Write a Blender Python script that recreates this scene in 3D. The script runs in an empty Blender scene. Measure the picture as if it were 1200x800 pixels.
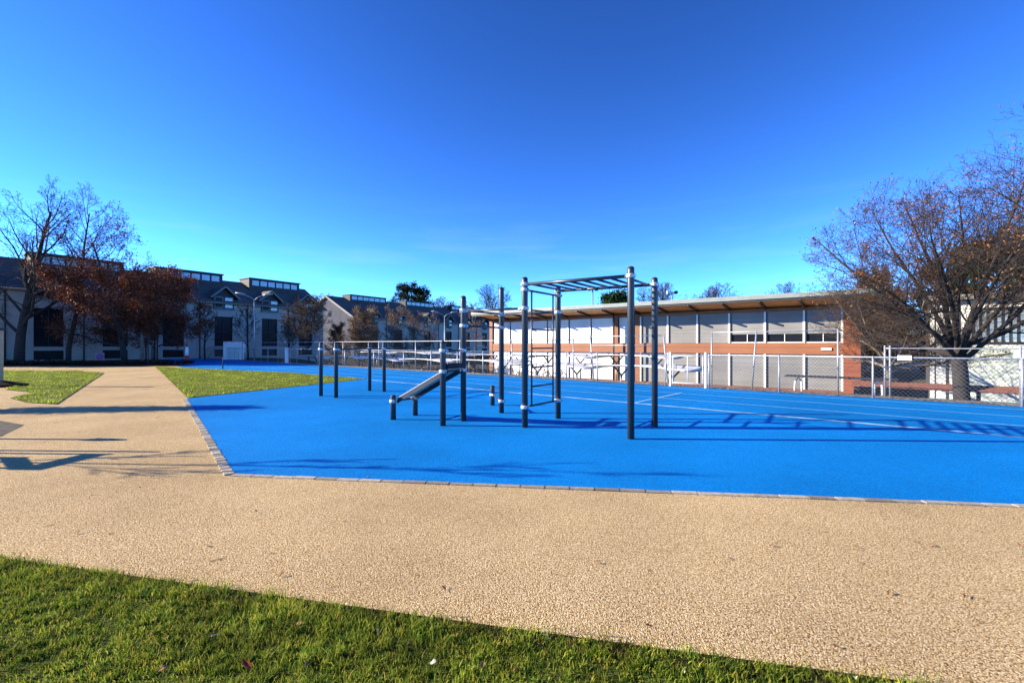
import bpy, math, random
import numpy as np
from mathutils import Vector, Matrix
R = math.radians
sc = bpy.context.scene
col = sc.collection
EYE, F = 1.52, 543.0            # camera height, focal length in pixels of a 1200 wide frame

# ------------------------------------------------------------------ helpers
def PX(px, y):                  # sideways metres of a column at depth y
    return (px - 600.0) / F * y

class MB:
    def __init__(s): s.v = []; s.f = []; s.m = []; s.mi = 0
    def add(s, vs, fs):
        b = len(s.v); s.v.extend([tuple(p) for p in vs])
        for q in fs: s.f.append([b + i for i in q]); s.m.append(s.mi)
    def box(s, x0, x1, y0, y1, z0, z1):
        s.add([(x0,y0,z0),(x1,y0,z0),(x1,y1,z0),(x0,y1,z0),(x0,y0,z1),(x1,y0,z1),(x1,y1,z1),(x0,y1,z1)],
              [(0,3,2,1),(4,5,6,7),(0,1,5,4),(1,2,6,5),(2,3,7,6),(3,0,4,7)])
    def bbox(s, x0, x1, y0, y1, z0, z1, b=.01):      # box with chamfered upright edges and top
        p = [(x0+b,y0),(x1-b,y0),(x1,y0+b),(x1,y1-b),(x1-b,y1),(x0+b,y1),(x0,y1-b),(x0,y0+b)]
        cx, cy = (x0+x1)/2, (y0+y1)/2
        r0 = [(a,c,z0) for a,c in p]; r1 = [(a,c,z1-b) for a,c in p]
        r2 = [(a - b*np.sign(a-cx), c - b*np.sign(c-cy), z1) for a,c in p]
        s.add(r0+r1+r2, [(7,6,5,4,3,2,1,0)] + [(i,(i+1)%8,8+(i+1)%8,8+i) for i in range(8)] +
              [(8+i,8+(i+1)%8,16+(i+1)%8,16+i) for i in range(8)] + [tuple(range(16,24))])
    def chain(s, pts, rad, n=6, cap=True):
        k = len(pts); vs = []; up0 = None
        for i in range(k):
            p = Vector(pts[i])
            t = (Vector(pts[min(i+1,k-1)]) - Vector(pts[max(i-1,0)]))
            if t.length < 1e-9: t = Vector((0,0,1))
            t.normalize()
            if up0 is None:
                a = Vector((1,0,0)) if abs(t.x) < .8 else Vector((0,1,0))
            else: a = up0
            e1 = a - t * a.dot(t)
            if e1.length < 1e-6: e1 = t.orthogonal()
            e1.normalize(); up0 = e1
            e2 = t.cross(e1)
            r = rad[i] if hasattr(rad, '__len__') else rad
            for j in range(n):
                c, q = math.cos(2*math.pi*j/n)*r, math.sin(2*math.pi*j/n)*r
                vs.append((p.x+e1.x*c+e2.x*q, p.y+e1.y*c+e2.y*q, p.z+e1.z*c+e2.z*q))
        fs = []
        for i in range(k-1):
            for j in range(n):
                j2 = (j+1) % n
                fs.append((i*n+j, i*n+j2, (i+1)*n+j2, (i+1)*n+j))
        if cap:
            fs.append(tuple(reversed(range(n)))); fs.append(tuple(range((k-1)*n, k*n)))
        s.add(vs, fs)
    def tube(s, a, b, r, n=10, r2=None): s.chain([a, b], [r, r if r2 is None else r2], n)
    def bar(s, a, b, w, h):         # rectangular bar from a to b, w sideways, h up
        a, b = Vector(a), Vector(b); t = (b-a).normalized()
        sd = t.cross(Vector((0,0,1)))
        sd = Vector((1,0,0)) if sd.length < 1e-6 else sd.normalized()
        u = sd.cross(t)
        vs = []
        for p in (a, b):
            for i, j in ((-1,-1),(1,-1),(1,1),(-1,1)): vs.append(p + sd*(w/2*i) + u*(h/2*j))
        s.add(vs, [(3,2,1,0),(4,5,6,7),(0,1,5,4),(1,2,6,5),(2,3,7,6),(3,0,4,7)])
    def lathe(s, prof, c=(0,0,0), n=16):
        vs = []; k = len(prof)
        for r, z in prof:
            for j in range(n):
                a = 2*math.pi*j/n; vs.append((c[0]+r*math.cos(a), c[1]+r*math.sin(a), c[2]+z))
        fs = [(i*n+j, i*n+(j+1)%n, (i+1)*n+(j+1)%n, (i+1)*n+j) for i in range(k-1) for j in range(n)]
        fs.append(tuple(reversed(range(n)))); fs.append(tuple(range((k-1)*n, k*n)))
        s.add(vs, fs)
    def poly(s, pts, z):
        s.add([(x, y, z) for x, y in pts], [tuple(range(len(pts)))])
    def slab(s, pts, z0, z1):
        n = len(pts)
        s.add([(x,y,z0) for x,y in pts]+[(x,y,z1) for x,y in pts],
              [tuple(reversed(range(n))), tuple(range(n,2*n))] + [(i,(i+1)%n,n+(i+1)%n,n+i) for i in range(n)])
    def extr(s, prof, x0, x1):      # profile in (y,z) extruded along x
        n = len(prof)
        s.add([(x0,y,z) for y,z in prof]+[(x1,y,z) for y,z in prof],
              [tuple(range(n)), tuple(reversed(range(n,2*n)))] + [(i,n+i,n+(i+1)%n,(i+1)%n) for i in range(n)])
    def build(s, name, mats, parent=None, smooth=False, loc=None):
        me = bpy.data.meshes.new(name)
        me.from_pydata(s.v, [], s.f)
        if not isinstance(mats, (list, tuple)): mats = [mats]
        for m in mats: me.materials.append(m)
        if len(mats) > 1: me.polygons.foreach_set('material_index', s.m)
        if smooth: me.polygons.foreach_set('use_smooth', [True]*len(me.polygons))
        me.update()
        o = bpy.data.objects.new(name, me); col.objects.link(o)
        if parent: o.parent = parent
        if loc: o.location = loc
        return o

def npmesh(name, V, Fq, mats, parent=None, loc=None):
    """mesh from numpy: V (n,3), Fq (m,k)"""
    me = bpy.data.meshes.new(name)
    k = Fq.shape[1]; m = len(Fq)
    me.vertices.add(len(V)); me.vertices.foreach_set('co', V.astype(np.float32).ravel())
    me.loops.add(m*k); me.loops.foreach_set('vertex_index', Fq.astype(np.int32).ravel())
    me.polygons.add(m); me.polygons.foreach_set('loop_start', np.arange(0, m*k, k, dtype=np.int32))
    me.update(calc_edges=True); me.validate()
    for q in (mats if isinstance(mats, (list, tuple)) else [mats]): me.materials.append(q)
    o = bpy.data.objects.new(name, me); col.objects.link(o)
    if parent: o.parent = parent
    if loc: o.location = loc
    return o

def tag(o, label=None, cat=None, group=None, kind=None):
    if label: o['label'] = label
    if cat: o['category'] = cat
    if group: o['group'] = group
    if kind: o['kind'] = kind
    return o
def thing(name, label, cat, loc=(0,0,0), rz=0.0, group=None):
    o = bpy.data.objects.new(name, None); col.objects.link(o)
    o.empty_display_size = .2
    o.location = loc; o.rotation_euler = (0,0,rz)
    return tag(o, label, cat, group)
def dup(root, loc, rz=None, scale=None, label=None, group=None):
    def cp(o, par):
        c = o.copy(); col.objects.link(c)
        if par: c.parent = par
        for ch in o.children: cp(ch, c)
        return c
    r = cp(root, None); r.location = loc
    if rz is not None: r.rotation_euler = (0,0,rz)
    if scale is not None: r.scale = (scale,)*3 if not hasattr(scale,'__len__') else scale
    if label: r['label'] = label
    if group: r['group'] = group
    return r

# ------------------------------------------------------------------ materials
def new_mat(name):
    m = bpy.data.materials.new(name); m.use_nodes = True
    nt = m.node_tree; b = nt.nodes['Principled BSDF']
    return m, nt, b
def link(nt, a, ao, b, bi): nt.links.new(a.outputs[ao], b.inputs[bi])
def coords(nt): return nt.nodes.new('ShaderNodeTexCoord')
def ramp(nt, stops):
    r = nt.nodes.new('ShaderNodeValToRGB'); e = r.color_ramp.elements
    while len(e) < len(stops): e.new(.5)
    for i, (p, c) in enumerate(stops): e[i].position = p; e[i].color = (*c, 1)
    return r
def mixc(nt, fac=None, a=None, b=None, mode='MIX', f=.5):
    m = nt.nodes.new('ShaderNodeMix'); m.data_type = 'RGBA'; m.blend_type = mode
    m.inputs[0].default_value = f
    if fac is not None: nt.links.new(fac, m.inputs[0])
    for v, i in ((a, 6), (b, 7)):
        if v is None: continue
        if isinstance(v, tuple): m.inputs[i].default_value = (*v, 1)
        else: nt.links.new(v, m.inputs[i])
    return m
def noise(nt, vec, scale, detail=4, rough=.55):
    n = nt.nodes.new('ShaderNodeTexNoise'); n.inputs['Scale'].default_value = scale
    n.inputs['Detail'].default_value = detail; n.inputs['Roughness'].default_value = rough
    nt.links.new(vec, n.inputs['Vector']); return n
def bump(nt, b, height, strength, dist):
    q = nt.nodes.new('ShaderNodeBump'); q.inputs['Strength'].default_value = strength; q.inputs['Distance'].default_value = dist
    nt.links.new(height, q.inputs['Height']); nt.links.new(q.outputs[0], b.inputs['Normal']); return q
def mat(name, c, rough=.7, scale=6, var=.15, metal=0, bmp=0, bscale=40, island=0, spec=.5):
    m, nt, b = new_mat(name); tc = coords(nt)
    n = noise(nt, tc.outputs['Object'], scale, 5)
    lo = tuple(max(0, x*(1-var)) for x in c); hi = tuple(min(1, x*(1+var)) for x in c)
    r = ramp(nt, [(.3, lo), (.7, hi)]); link(nt, n, 'Fac', r, 0)
    out = r.outputs[0]
    if island:
        g = nt.nodes.new('ShaderNodeNewGeometry')
        hv = nt.nodes.new('ShaderNodeHueSaturation')
        mr = nt.nodes.new('ShaderNodeMapRange'); mr.inputs[3].default_value = 1-island; mr.inputs[4].default_value = 1+island
        link(nt, g, 'Random Per Island', mr, 0); nt.links.new(mr.outputs[0], hv.inputs['Value'])
        nt.links.new(out, hv.inputs['Color']); out = hv.outputs[0]
    nt.links.new(out, b.inputs['Base Color'])
    b.inputs['Roughness'].default_value = rough; b.inputs['Metallic'].default_value = metal
    b.inputs['Specular IOR Level'].default_value = spec
    if bmp:
        n2 = noise(nt, tc.outputs['Object'], bscale, 4); bump(nt, b, n2.outputs['Fac'], bmp, .02)
    return m

def leafmat(name, c1, c2, c3, rough=.6, trans=.25, patch=0):
    m, nt, b = new_mat(name)
    g = nt.nodes.new('ShaderNodeNewGeometry')
    r = ramp(nt, [(0, c1), (.5, c2), (1, c3)]); link(nt, g, 'Random Per Island', r, 0)
    tc = coords(nt); n = noise(nt, tc.outputs['Object'], 1.3 if not patch else patch, 4, .65)
    mm = nt.nodes.new('ShaderNodeMapRange'); mm.inputs[1].default_value = .3; mm.inputs[2].default_value = .7
    mm.inputs[3].default_value = .65; mm.inputs[4].default_value = 1.3; link(nt, n, 'Fac', mm, 0)
    hv = nt.nodes.new('ShaderNodeHueSaturation'); nt.links.new(mm.outputs[0], hv.inputs['Value']); nt.links.new(r.outputs[0], hv.inputs['Color'])
    if patch:       # yellowed and straw coloured patches of turf
        n2 = noise(nt, tc.outputs['Object'], patch*1.7, 5, .7); pr = ramp(nt, [(.46,(0,0,0)),(.62,(1,1,1))]); link(nt, n2, 'Fac', pr, 0)
        mm.inputs[3].default_value = .36; mm.inputs[4].default_value = 1.55
        ym = mixc(nt, pr.outputs[0], hv.outputs[0], None)
        ad = nt.nodes.new('ShaderNodeHueSaturation'); ad.inputs['Hue'].default_value = .475; ad.inputs['Value'].default_value = 1.25
        nt.links.new(hv.outputs[0], ad.inputs['Color']); nt.links.new(ad.outputs[0], ym.inputs[7])
        class _o: outputs = [ym.outputs[2]]
        hv = _o
    nt.links.new(hv.outputs[0], b.inputs['Base Color']); b.inputs['Roughness'].default_value = rough
    b.inputs['Specular IOR Level'].default_value = .10
    if trans:
        t = nt.nodes.new('ShaderNodeBsdfTranslucent'); nt.links.new(hv.outputs[0], t.inputs['Color'])
        mx = nt.nodes.new('ShaderNodeMixShader'); mx.inputs[0].default_value = trans
        link(nt, b, 0, mx, 1); link(nt, t, 0, mx, 2); link(nt, mx, 0, nt.nodes['Material Output'], 0)
    return m

def granule(name, stops, cell, big, bstr, bdist, mottled=.12, rough=.85, specks=None, pore=(.20,.15,.10)):
    """poured rubber granulate: coloured grains, open pores, broad mottling and stains"""
    m, nt, b = new_mat(name); tc = coords(nt); P = tc.outputs['Object']
    v = nt.nodes.new('ShaderNodeTexVoronoi'); v.inputs['Scale'].default_value = cell; nt.links.new(P, v.inputs['Vector'])
    sep = nt.nodes.new('ShaderNodeSeparateColor'); link(nt, v, 'Color', sep, 0)
    r = ramp(nt, stops); link(nt, sep, 0, r, 0)
    n = noise(nt, P, big, 6, .6)
    mr = nt.nodes.new('ShaderNodeMapRange'); mr.inputs[1].default_value = .3; mr.inputs[2].default_value = .7
    mr.inputs[3].default_value = 1-mottled; mr.inputs[4].default_value = 1+mottled; link(nt, n, 'Fac', mr, 0)
    hv = nt.nodes.new('ShaderNodeHueSaturation'); nt.links.new(mr.outputs[0], hv.inputs['Value']); link(nt, r, 0, hv, 'Color')
    # open pores between grains
    n3 = noise(nt, P, cell*.55, 3, .7)
    pr = ramp(nt, [(.385, pore), (.50, (1,1,1))]); link(nt, n3, 'Fac', pr, 0)
    nb = noise(nt, P, big*.37, 5, .65); br = ramp(nt, [(.34, (.80,.78,.76)), (.60, (1,1,1))]); link(nt, nb, 'Fac', br, 0)
    wv_ = mixc(nt, None, hv.outputs[0], br.outputs[0], 'MULTIPLY', 1.0); hv = type('o', (), {'outputs': [wv_.outputs[2]]})
    mu = mixc(nt, None, hv.outputs[0], pr.outputs[0], 'MULTIPLY', 1.0)
    last = mu.outputs[2]
    if specks:
        n4 = noise(nt, P, specks, 2, .5)
        sr = ramp(nt, [(.70, (1,1,1)), (.75, (.45,.40,.36))]); link(nt, n4, 'Fac', sr, 0)
        last = mixc(nt, None, last, sr.outputs[0], 'MULTIPLY', .8).outputs[2]
    nt.links.new(last, b.inputs['Base Color'])
    b.inputs['Roughness'].default_value = rough; b.inputs['Specular IOR Level'].default_value = .06
    ad = nt.nodes.new('ShaderNodeMath'); ad.operation = 'MULTIPLY_ADD'; link(nt, v, 'Distance', ad, 0)
    ad.inputs[1].default_value = -.7; link(nt, n3, 'Fac', ad, 2)
    bump(nt, b, ad.outputs[0], bstr, bdist)
    return m

def planks(name, c, ph, rough=.6, var=.25, axis='z'):
    """horizontal boards, ph metres each, with grain and dark joints"""
    m, nt, b = new_mat(name); tc = coords(nt); P = tc.outputs['Object']
    sp = nt.nodes.new('ShaderNodeSeparateXYZ'); nt.links.new(P, sp.inputs[0])
    d = nt.nodes.new('ShaderNodeMath'); d.operation = 'DIVIDE'; link(nt, sp, 'Z' if axis == 'z' else 'Y', d, 0); d.inputs[1].default_value = ph
    fr = nt.nodes.new('ShaderNodeMath'); fr.operation = 'FRACT'; link(nt, d, 0, fr, 0)
    fl = nt.nodes.new('ShaderNodeMath'); fl.operation = 'FLOOR'; link(nt, d, 0, fl, 0)
    wn = nt.nodes.new('ShaderNodeTexWhiteNoise'); wn.noise_dimensions = '1D'; link(nt, fl, 0, wn, 'W')
    mp = nt.nodes.new('ShaderNodeMapping'); mp.inputs['Scale'].default_value = (.6, .6, 12); nt.links.new(P, mp.inputs[0])
    n = noise(nt, mp.outputs[0], 3, 5)
    av = nt.nodes.new('ShaderNodeMath'); av.operation = 'ADD'; link(nt, n, 'Fac', av, 0)
    wm = nt.nodes.new('ShaderNodeMath'); wm.operation = 'MULTIPLY'; link(nt, wn, 'Value', wm, 0); wm.inputs[1].default_value = .35; link(nt, wm, 0, av, 1)
    r = ramp(nt, [(.35, tuple(x*(1-var) for x in c)), (.95, tuple(min(1,x*(1+var)) for x in c))]); link(nt, av, 0, r, 0)
    jr = ramp(nt, [(0, (.25,.22,.2)), (.06, (1,1,1))]); link(nt, fr, 0, jr, 0)
    mu = mixc(nt, None, r.outputs[0], jr.outputs[0], 'MULTIPLY', 1.0)
    oi = nt.nodes.new('ShaderNodeObjectInfo'); mo = nt.nodes.new('ShaderNodeMapRange'); mo.inputs[3].default_value = .90; mo.inputs[4].default_value = 1.08
    link(nt, oi, 'Random', mo, 0); ho = nt.nodes.new('ShaderNodeHueSaturation'); nt.links.new(mo.outputs[0], ho.inputs['Value']); nt.links.new(mu.outputs[2], ho.inputs['Color'])
    ng = noise(nt, P, .35, 5, .65); gr = ramp(nt, [(.38,(.86,.85,.83)),(.60,(1,1,1))]); link(nt, ng, 'Fac', gr, 0)
    mu = mixc(nt, None, ho.outputs[0], gr.outputs[0], 'MULTIPLY', 1.0)
    nt.links.new(mu.outputs[2], b.inputs['Base Color']); b.inputs['Roughness'].default_value = rough
    bump(nt, b, jr.outputs[0], .5, .01)
    return m

M = {}
M['tan'] = granule('tan rubber granulate', [(0,(.26,.155,.06)),(.22,(.55,.37,.17)),(.55,(.69,.50,.25)),(.85,(.78,.60,.34)),(1,(.87,.76,.50))], 145, .7, 1.0, .010, .10, specks=6, pore=(.27,.21,.15))
M['blue'] = granule('blue rubber granulate', [(0,(.0012,.145,.44)),(.4,(.0015,.195,.58)),(.8,(.002,.23,.65)),(1,(.008,.28,.70))], 110, .35, .8, .006, .15, rough=.75, pore=(.62,.66,.72))
M['line'] = mat('faded track paint', (.17,.42,.66), .7, 9, .25)
M['drain'] = mat('pale drain kerb', (.22,.38,.52), .8, 3, .6)
M['paver'] = mat('grey edging stone', (.29,.25,.185), .85, 20, .25, bmp=.4, island=.42)
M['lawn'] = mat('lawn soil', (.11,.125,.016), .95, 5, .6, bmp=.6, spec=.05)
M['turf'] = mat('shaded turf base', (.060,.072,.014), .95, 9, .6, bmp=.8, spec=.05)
M['soil'] = mat('dark soil', (.030,.020,.012), .95, 20, .5, bmp=.8, spec=.05)
M['litter'] = mat('leaf litter bed', (.060,.028,.016), .95, 9, .6, bmp=.9, bscale=14, spec=.05)
M['terrain'] = mat('rough ground', (.075,.070,.050), .95, .8, .45, bmp=.7, bscale=6, spec=.05)
M['gravel'] = granule('pebble strip', [(0,(.10,.07,.05)),(.4,(.30,.22,.15)),(.8,(.42,.34,.25)),(1,(.55,.5,.42))], 14, 1.5, 1.0, .05, .2)
M['asphalt'] = mat('asphalt', (.055,.055,.052), .9, 6, .25, bmp=.5, bscale=90)
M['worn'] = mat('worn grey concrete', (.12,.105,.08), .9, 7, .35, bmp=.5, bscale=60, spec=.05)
M['post'] = mat('anthracite powder coat', (.026,.034,.044), .38, 25, .18, spec=.45)
M['bar'] = mat('dark steel bar', (.020,.028,.038), .35, 30, .2, spec=.5)
M['clamp'] = mat('cast aluminium clamp', (.50,.515,.53), .38, 30, .12, metal=.35)
M['rubber'] = mat('black rubber', (.012,.012,.013), .7, 30, .2)
M['board'] = mat('grippy bench board', (.50,.47,.43), .8, 60, .18, bmp=.4, bscale=200)
M['galv'] = mat('galvanised steel', (.34,.355,.375), .45, 18, .2, metal=.4)
M['wire'] = mat('galvanised wire', (.13,.135,.14), .6, 18, .2)
M['white'] = mat('white paint', (.74,.74,.73), .6, 5, .08)
M['gatewhite'] = mat('weathered white tube', (.55,.56,.57), .5, 8, .15)
M['membrane'] = mat('white membrane', (.62,.62,.60), .55, 2, .10)
M['wood'] = mat('grey weathered wood', (.36,.27,.17), .8, 12, .3, bmp=.4, bscale=30)
M['bark'] = mat('dark bark', (.026,.021,.018), .95, 8, .5, bmp=1.0, bscale=18)
M['barkpale'] = mat('pale grey bark', (.13,.105,.08), .95, 6, .5, bmp=.9, bscale=18)
M['twig'] = mat('brown twigs', (.036,.025,.019), .9, 3, .4)
M['twigpale'] = mat('pale brown twigs', (.17,.115,.075), .9, 3, .4)
M['beech'] = leafmat('withered beech leaves', (.085,.022,.014), (.16,.048,.026), (.26,.10,.045))
M['rust'] = leafmat('rusty clinging leaves', (.075,.028,.010), (.14,.054,.016), (.20,.085,.025), trans=.1)
M['russet'] = leafmat('russet clinging leaves', (.13,.045,.015), (.21,.085,.025), (.30,.13,.04), trans=.15)
M['dry'] = leafmat('dry pale leaves', (.14,.09,.05), (.20,.13,.075), (.27,.18,.11))
M['needle'] = leafmat('dark needles', (.010,.022,.012), (.018,.036,.018), (.030,.055,.026), trans=.1)
M['evergreen'] = leafmat('evergreen leaves', (.018,.045,.014), (.035,.075,.022), (.055,.10,.03))
M['hedgeleaf'] = leafmat('dark bed leaves', (.030,.012,.008), (.060,.022,.012), (.035,.045,.018))
M['grass'] = leafmat('grass blades', (.050,.110,.010), (.15,.235,.018), (.42,.37,.055), trans=.35, patch=3.2)
M['grassfar'] = leafmat('lawn blades', (.11,.19,.015), (.24,.33,.028), (.42,.42,.06), trans=.35, patch=1.1)
M['deadleaf'] = leafmat('dead leaves', (.10,.04,.02), (.22,.11,.05), (.34,.22,.12), trans=.1)
M['paleleaf'] = leafmat('bleached leaves', (.42,.34,.22), (.52,.44,.30), (.58,.50,.36), trans=.1)
M['redleaf'] = leafmat('red leaves', (.22,.03,.015), (.28,.05,.02), (.3,.07,.03), trans=.1)
M['render'] = mat('grey house render', (.34,.30,.26), .9, .6, .12, bmp=.2)
M['gable'] = mat('gable wall with painted shade', (.085,.085,.10), .9, .6, .15, spec=.1)  # dark grey puts shade into the gable colour
M['rooftile'] = planks('brown roof tiles', (.092,.072,.066), .22, .8, .35)
M['slate'] = mat('dark slate cladding', (.017,.018,.020), .7, 6, .3)
M['glass'] = mat('dark window glass', (.010,.012,.016), .3, 2, .2, spec=.08)
M['paleglass'] = mat('glass with painted sky reflection', (.20,.25,.31), .15, 2, .2, spec=.8)  # reflected sky is painted in as a pale base colour
M['frame'] = mat('window frame', (.20,.21,.23), .6, 6, .15)
M['trim'] = mat('pale timber trim', (.17,.16,.145), .7, 6, .15)
M['shutter'] = planks('grey slat blind', (.215,.21,.20), .13, .55, .16)
M['blindwhite'] = planks('white slat blind', (.80,.80,.79), .075, .5, .04)
M['cedar'] = planks('orange cedar boards', (.27,.10,.040), .11, .6, .28)
M['soffit'] = planks('orange soffit boards', (.86,.42,.16), .14, .6, .2, axis='y')
M['brick'] = planks('orange brick', (.27,.075,.028), .075, .85, .3)
M['fascia'] = mat('pale metal fascia', (.22,.245,.225), .5, 2, .12)
M['steel'] = mat('dark steel', (.022,.020,.020), .5, 8, .2)
M['plaster'] = mat('white plaster', (.66,.64,.60), .9, 1.2, .14, bmp=.2)
M['mural'] = None
M['turq'] = mat('turquoise paint', (.16,.50,.55), .7, 3, .2)
M['coping'] = mat('brown tile coping', (.20,.075,.045), .85, 14, .4, bmp=.6)
M['darkwall'] = mat('dark stone wall', (.045,.043,.042), .9, 3, .35, bmp=.6)
M['red'] = mat('red paint', (.42,.03,.02), .5, 6, .15)
M['signblue'] = mat('blue sign face', (.03,.05,.28), .5, 6, .1)
M['bikeframe'] = mat('bicycle paint', (.10,.09,.10), .4, 4, .5)
M['vanwhite'] = mat('white van paint', (.72,.73,.74), .3, 2, .05)
M['tyre'] = mat('tyre rubber', (.015,.015,.015), .85, 20, .2)
def mural():
    m, nt, b = new_mat('faded green mural'); tc = coords(nt)
    mp = nt.nodes.new('ShaderNodeMapping'); mp.inputs['Scale'].default_value = (1, 1, 2.2); nt.links.new(tc.outputs['Object'], mp.inputs[0])
    n = noise(nt, mp.outputs[0], 2.6, 8, .7)
    r = ramp(nt, [(.36,(.12,.20,.17)),(.47,(.42,.47,.42)),(.56,(.66,.66,.61)),(.70,(.33,.41,.31))]); link(nt, n, 'Fac', r, 0)
    link(nt, r, 0, b, 'Base Color'); b.inputs['Roughness'].default_value = .85
    return m
M['mural'] = mural()

# ------------------------------------------------------------------ world, sun, camera
EL = 20.3; SIDE = 2.0
w = bpy.data.worlds.new("World"); sc.world = w; w.use_nodes = True
nt = w.node_tree; bg = nt.nodes['Background']
sky = nt.nodes.new('ShaderNodeTexSky'); sky.sky_type = 'NISHITA'; sky.sun_disc = False
sky.sun_elevation = R(EL); sky.sun_rotation = R(-90+SIDE)
sky.air_density = .6; sky.dust_density = 0; sky.ozone_density = 1.0; sky.altitude = 400
gm = nt.nodes.new('ShaderNodeGamma'); gm.inputs[1].default_value = 1.5       # camera contrast and cool white balance of the sky
nt.links.new(sky.outputs[0], gm.inputs[0]); wbm = mixc(nt, None, gm.outputs[0], (.30,.61,.98), 'MULTIPLY', 1.0)
tcw = coords(nt); mpw = nt.nodes.new('ShaderNodeMapping'); mpw.inputs['Scale'].default_value = (1.6,1.6,13); nt.links.new(tcw.outputs['Generated'], mpw.inputs[0])
nw = noise(nt, mpw.outputs[0], 2.2, 7, .6); rw = ramp(nt, [(.50,(0,0,0)),(.80,(.30,.30,.30))]); link(nt, nw, 'Fac', rw, 0)      # thin streaks of cirrus low in the sky
sw = nt.nodes.new('ShaderNodeSeparateXYZ'); nt.links.new(tcw.outputs['Generated'], sw.inputs[0])
hw_ = ramp(nt, [(.02,(1,1,1)),(.30,(0,0,0))]); link(nt, sw, 'Z', hw_, 0)
mw = mixc(nt, None, rw.outputs[0], hw_.outputs[0], 'MULTIPLY', 1.0)
mc = mixc(nt, mw.outputs[2], wbm.outputs[2], (4.2,4.5,4.9))
nt.links.new(mc.outputs[2], bg.inputs[0]); bg.inputs[1].default_value = .0766
L = bpy.data.lights.new('sun', 'SUN'); L.energy = 4.6; L.angle = R(.4); L.color = (1, .88, .68)
lo = bpy.data.objects.new('sun', L); col.objects.link(lo); lo.location = (-30, 5, 20)
ts = Vector((-math.cos(R(EL))*math.cos(R(SIDE)), math.cos(R(EL))*math.sin(R(SIDE)), math.sin(R(EL))))
lo.rotation_euler = ts.to_track_quat('Z', 'Y').to_euler()
sc.view_settings.view_transform = 'Standard'; sc.view_settings.look = 'None'
sc.view_settings.gamma = 1; sc.view_settings.use_curve_mapping = False
sc.view_settings.exposure = 1.6
cd = bpy.data.cameras.new('camera'); co = bpy.data.objects.new('camera', cd); col.objects.link(co)
cd.sensor_width = 36; cd.lens = 36*F/1200; cd.clip_end = 3000; cd.clip_start = .05
cd.shift_y = 4/1200
co.location = (0,0,EYE); co.rotation_euler = (R(90),0,0); sc.camera = co

# ------------------------------------------------------------------ ground
K = .86                                      # track and fence run along y = c - K x
def sstep(a, b, x):
    t = min(1, max(0, (x-a)/(b-a))); return t*t*(3-2*t)
def ground(x, y):
    c = y + K*x
    d = -.75*sstep(23.2, 28, c) - .30*sstep(29, 36, c) - 1.0*sstep(37, 44, c)
    return d * sstep(-34, -20, x) * (1 - sstep(110, 170, y)) * (1 - .72*sstep(22.5, 26, x))
def axis(a, b, core0, core1, step, far):
    xs = list(np.arange(core0, core1+.01, step))
    q = core1; s = step
    while q < b: s *= 1.5; q += s; xs.append(q)
    q = core0; s = step
    while q > a: s *= 1.5; q -= s; xs.insert(0, q)
    return xs
xs = axis(-1500, 1500, -60, 60, 1.5, 0); ys = axis(-1500, 1500, -10, 120, 1.5, 0)
g = MB(); nx = len(xs)
g.v = [(x, y, ground(x, y) - .035) for y in ys for x in xs]
g.f = [(j*nx+i, j*nx+i+1, (j+1)*nx+i+1, (j+1)*nx+i) for j in range(len(ys)-1) for i in range(nx-1)]
g.m = [0]*len(g.f)
tag(g.build('ground', M['terrain'], smooth=True), 'rough earth and grass ground around the playground', None, kind='structure')

KX, KY = -3.25, 5.43                          # near left corner of the blue surface
BX, BY = -9.2, 13.1                           # where it meets the lawn
def edge(x): return KY - .128*(x-KX)
q = MB(); q.poly([(-60,-8),(26,-8),(26,5),(0,9),(-18,33),(-60,33)], 0)
tag(q.build('path', M['tan']), 'wide tan rubber granulate path', None, kind='structure')
blue = [(KX,KY),(24,edge(24)),(24,1.6),(12.75,22.1-K*12.75),(-8,22.1+K*8),(-36,53),(-37.5,48.5),(-28,37.5),(-21.5,30.4),(-12.2,25.3),(-6.4,20.45),(BX,BY)]
q = MB(); q.poly(blue, .008)
tag(q.build('court', M['blue']), 'bright blue rubber sports surface', None, kind='structure')
# markings: lines parallel to the fence
q = MB()
def ln(c, x0, x1, wd):
    h = wd/2*math.sqrt(1+K*K)
    q.add([(x0,c-h-K*x0,.012),(x1,c-h-K*x1,.012),(x1,c+h-K*x1,.012),(x0,c+h-K*x0,.012)], [(0,1,2,3)])
for c in (16.85, 18.95, 21.05): ln(c, -24, 22, .06)
q.add([(3.02,11.95,.016),(3.10,11.9,.016),(5.36,14.52,.016),(5.28,14.57,.016)], [(0,1,2,3)])
tag(q.build('lane_markings', M['line']), 'thin white lane lines painted on the blue surface', None, kind='structure')
q = MB(); ln(14.75, -6.3, 22, .15)
tag(q.build('drain_strip', M['drain']), 'pale drain strip along the inside of the lanes', None, kind='structure')
# edging stones
q = MB(); rs = random.Random(3)
def stones(a, b, wd, ln_, side, gap=.014):
    a, b = Vector((*a,0)), Vector((*b,0)); t = (b-a).normalized(); s = Vector((t.y,-t.x,0))*side
    n = int((b-a).length/ln_)
    for i in range(n):
        p = a + t*(i*ln_); e = a + t*(i*ln_ + ln_-gap)
        j = rs.uniform(-.006,.006); z = .013+rs.uniform(-.002,.003)
        pts = [p+s*j, e+s*j, e+s*(wd+j), p+s*(wd+j)]
        if side < 0: pts.reverse()
        q.slab([(v.x,v.y) for v in pts][::-1], -.02, z)
stones((KX,KY),(24,edge(24)), .075, .26, 1)
stones((KX-.02,KY+.02),(BX,BY), .105, .16, -1, .035)
tag(q.build('kerb', M['paver']), 'row of small grey edging stones round the blue surface', None, kind='structure')
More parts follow.
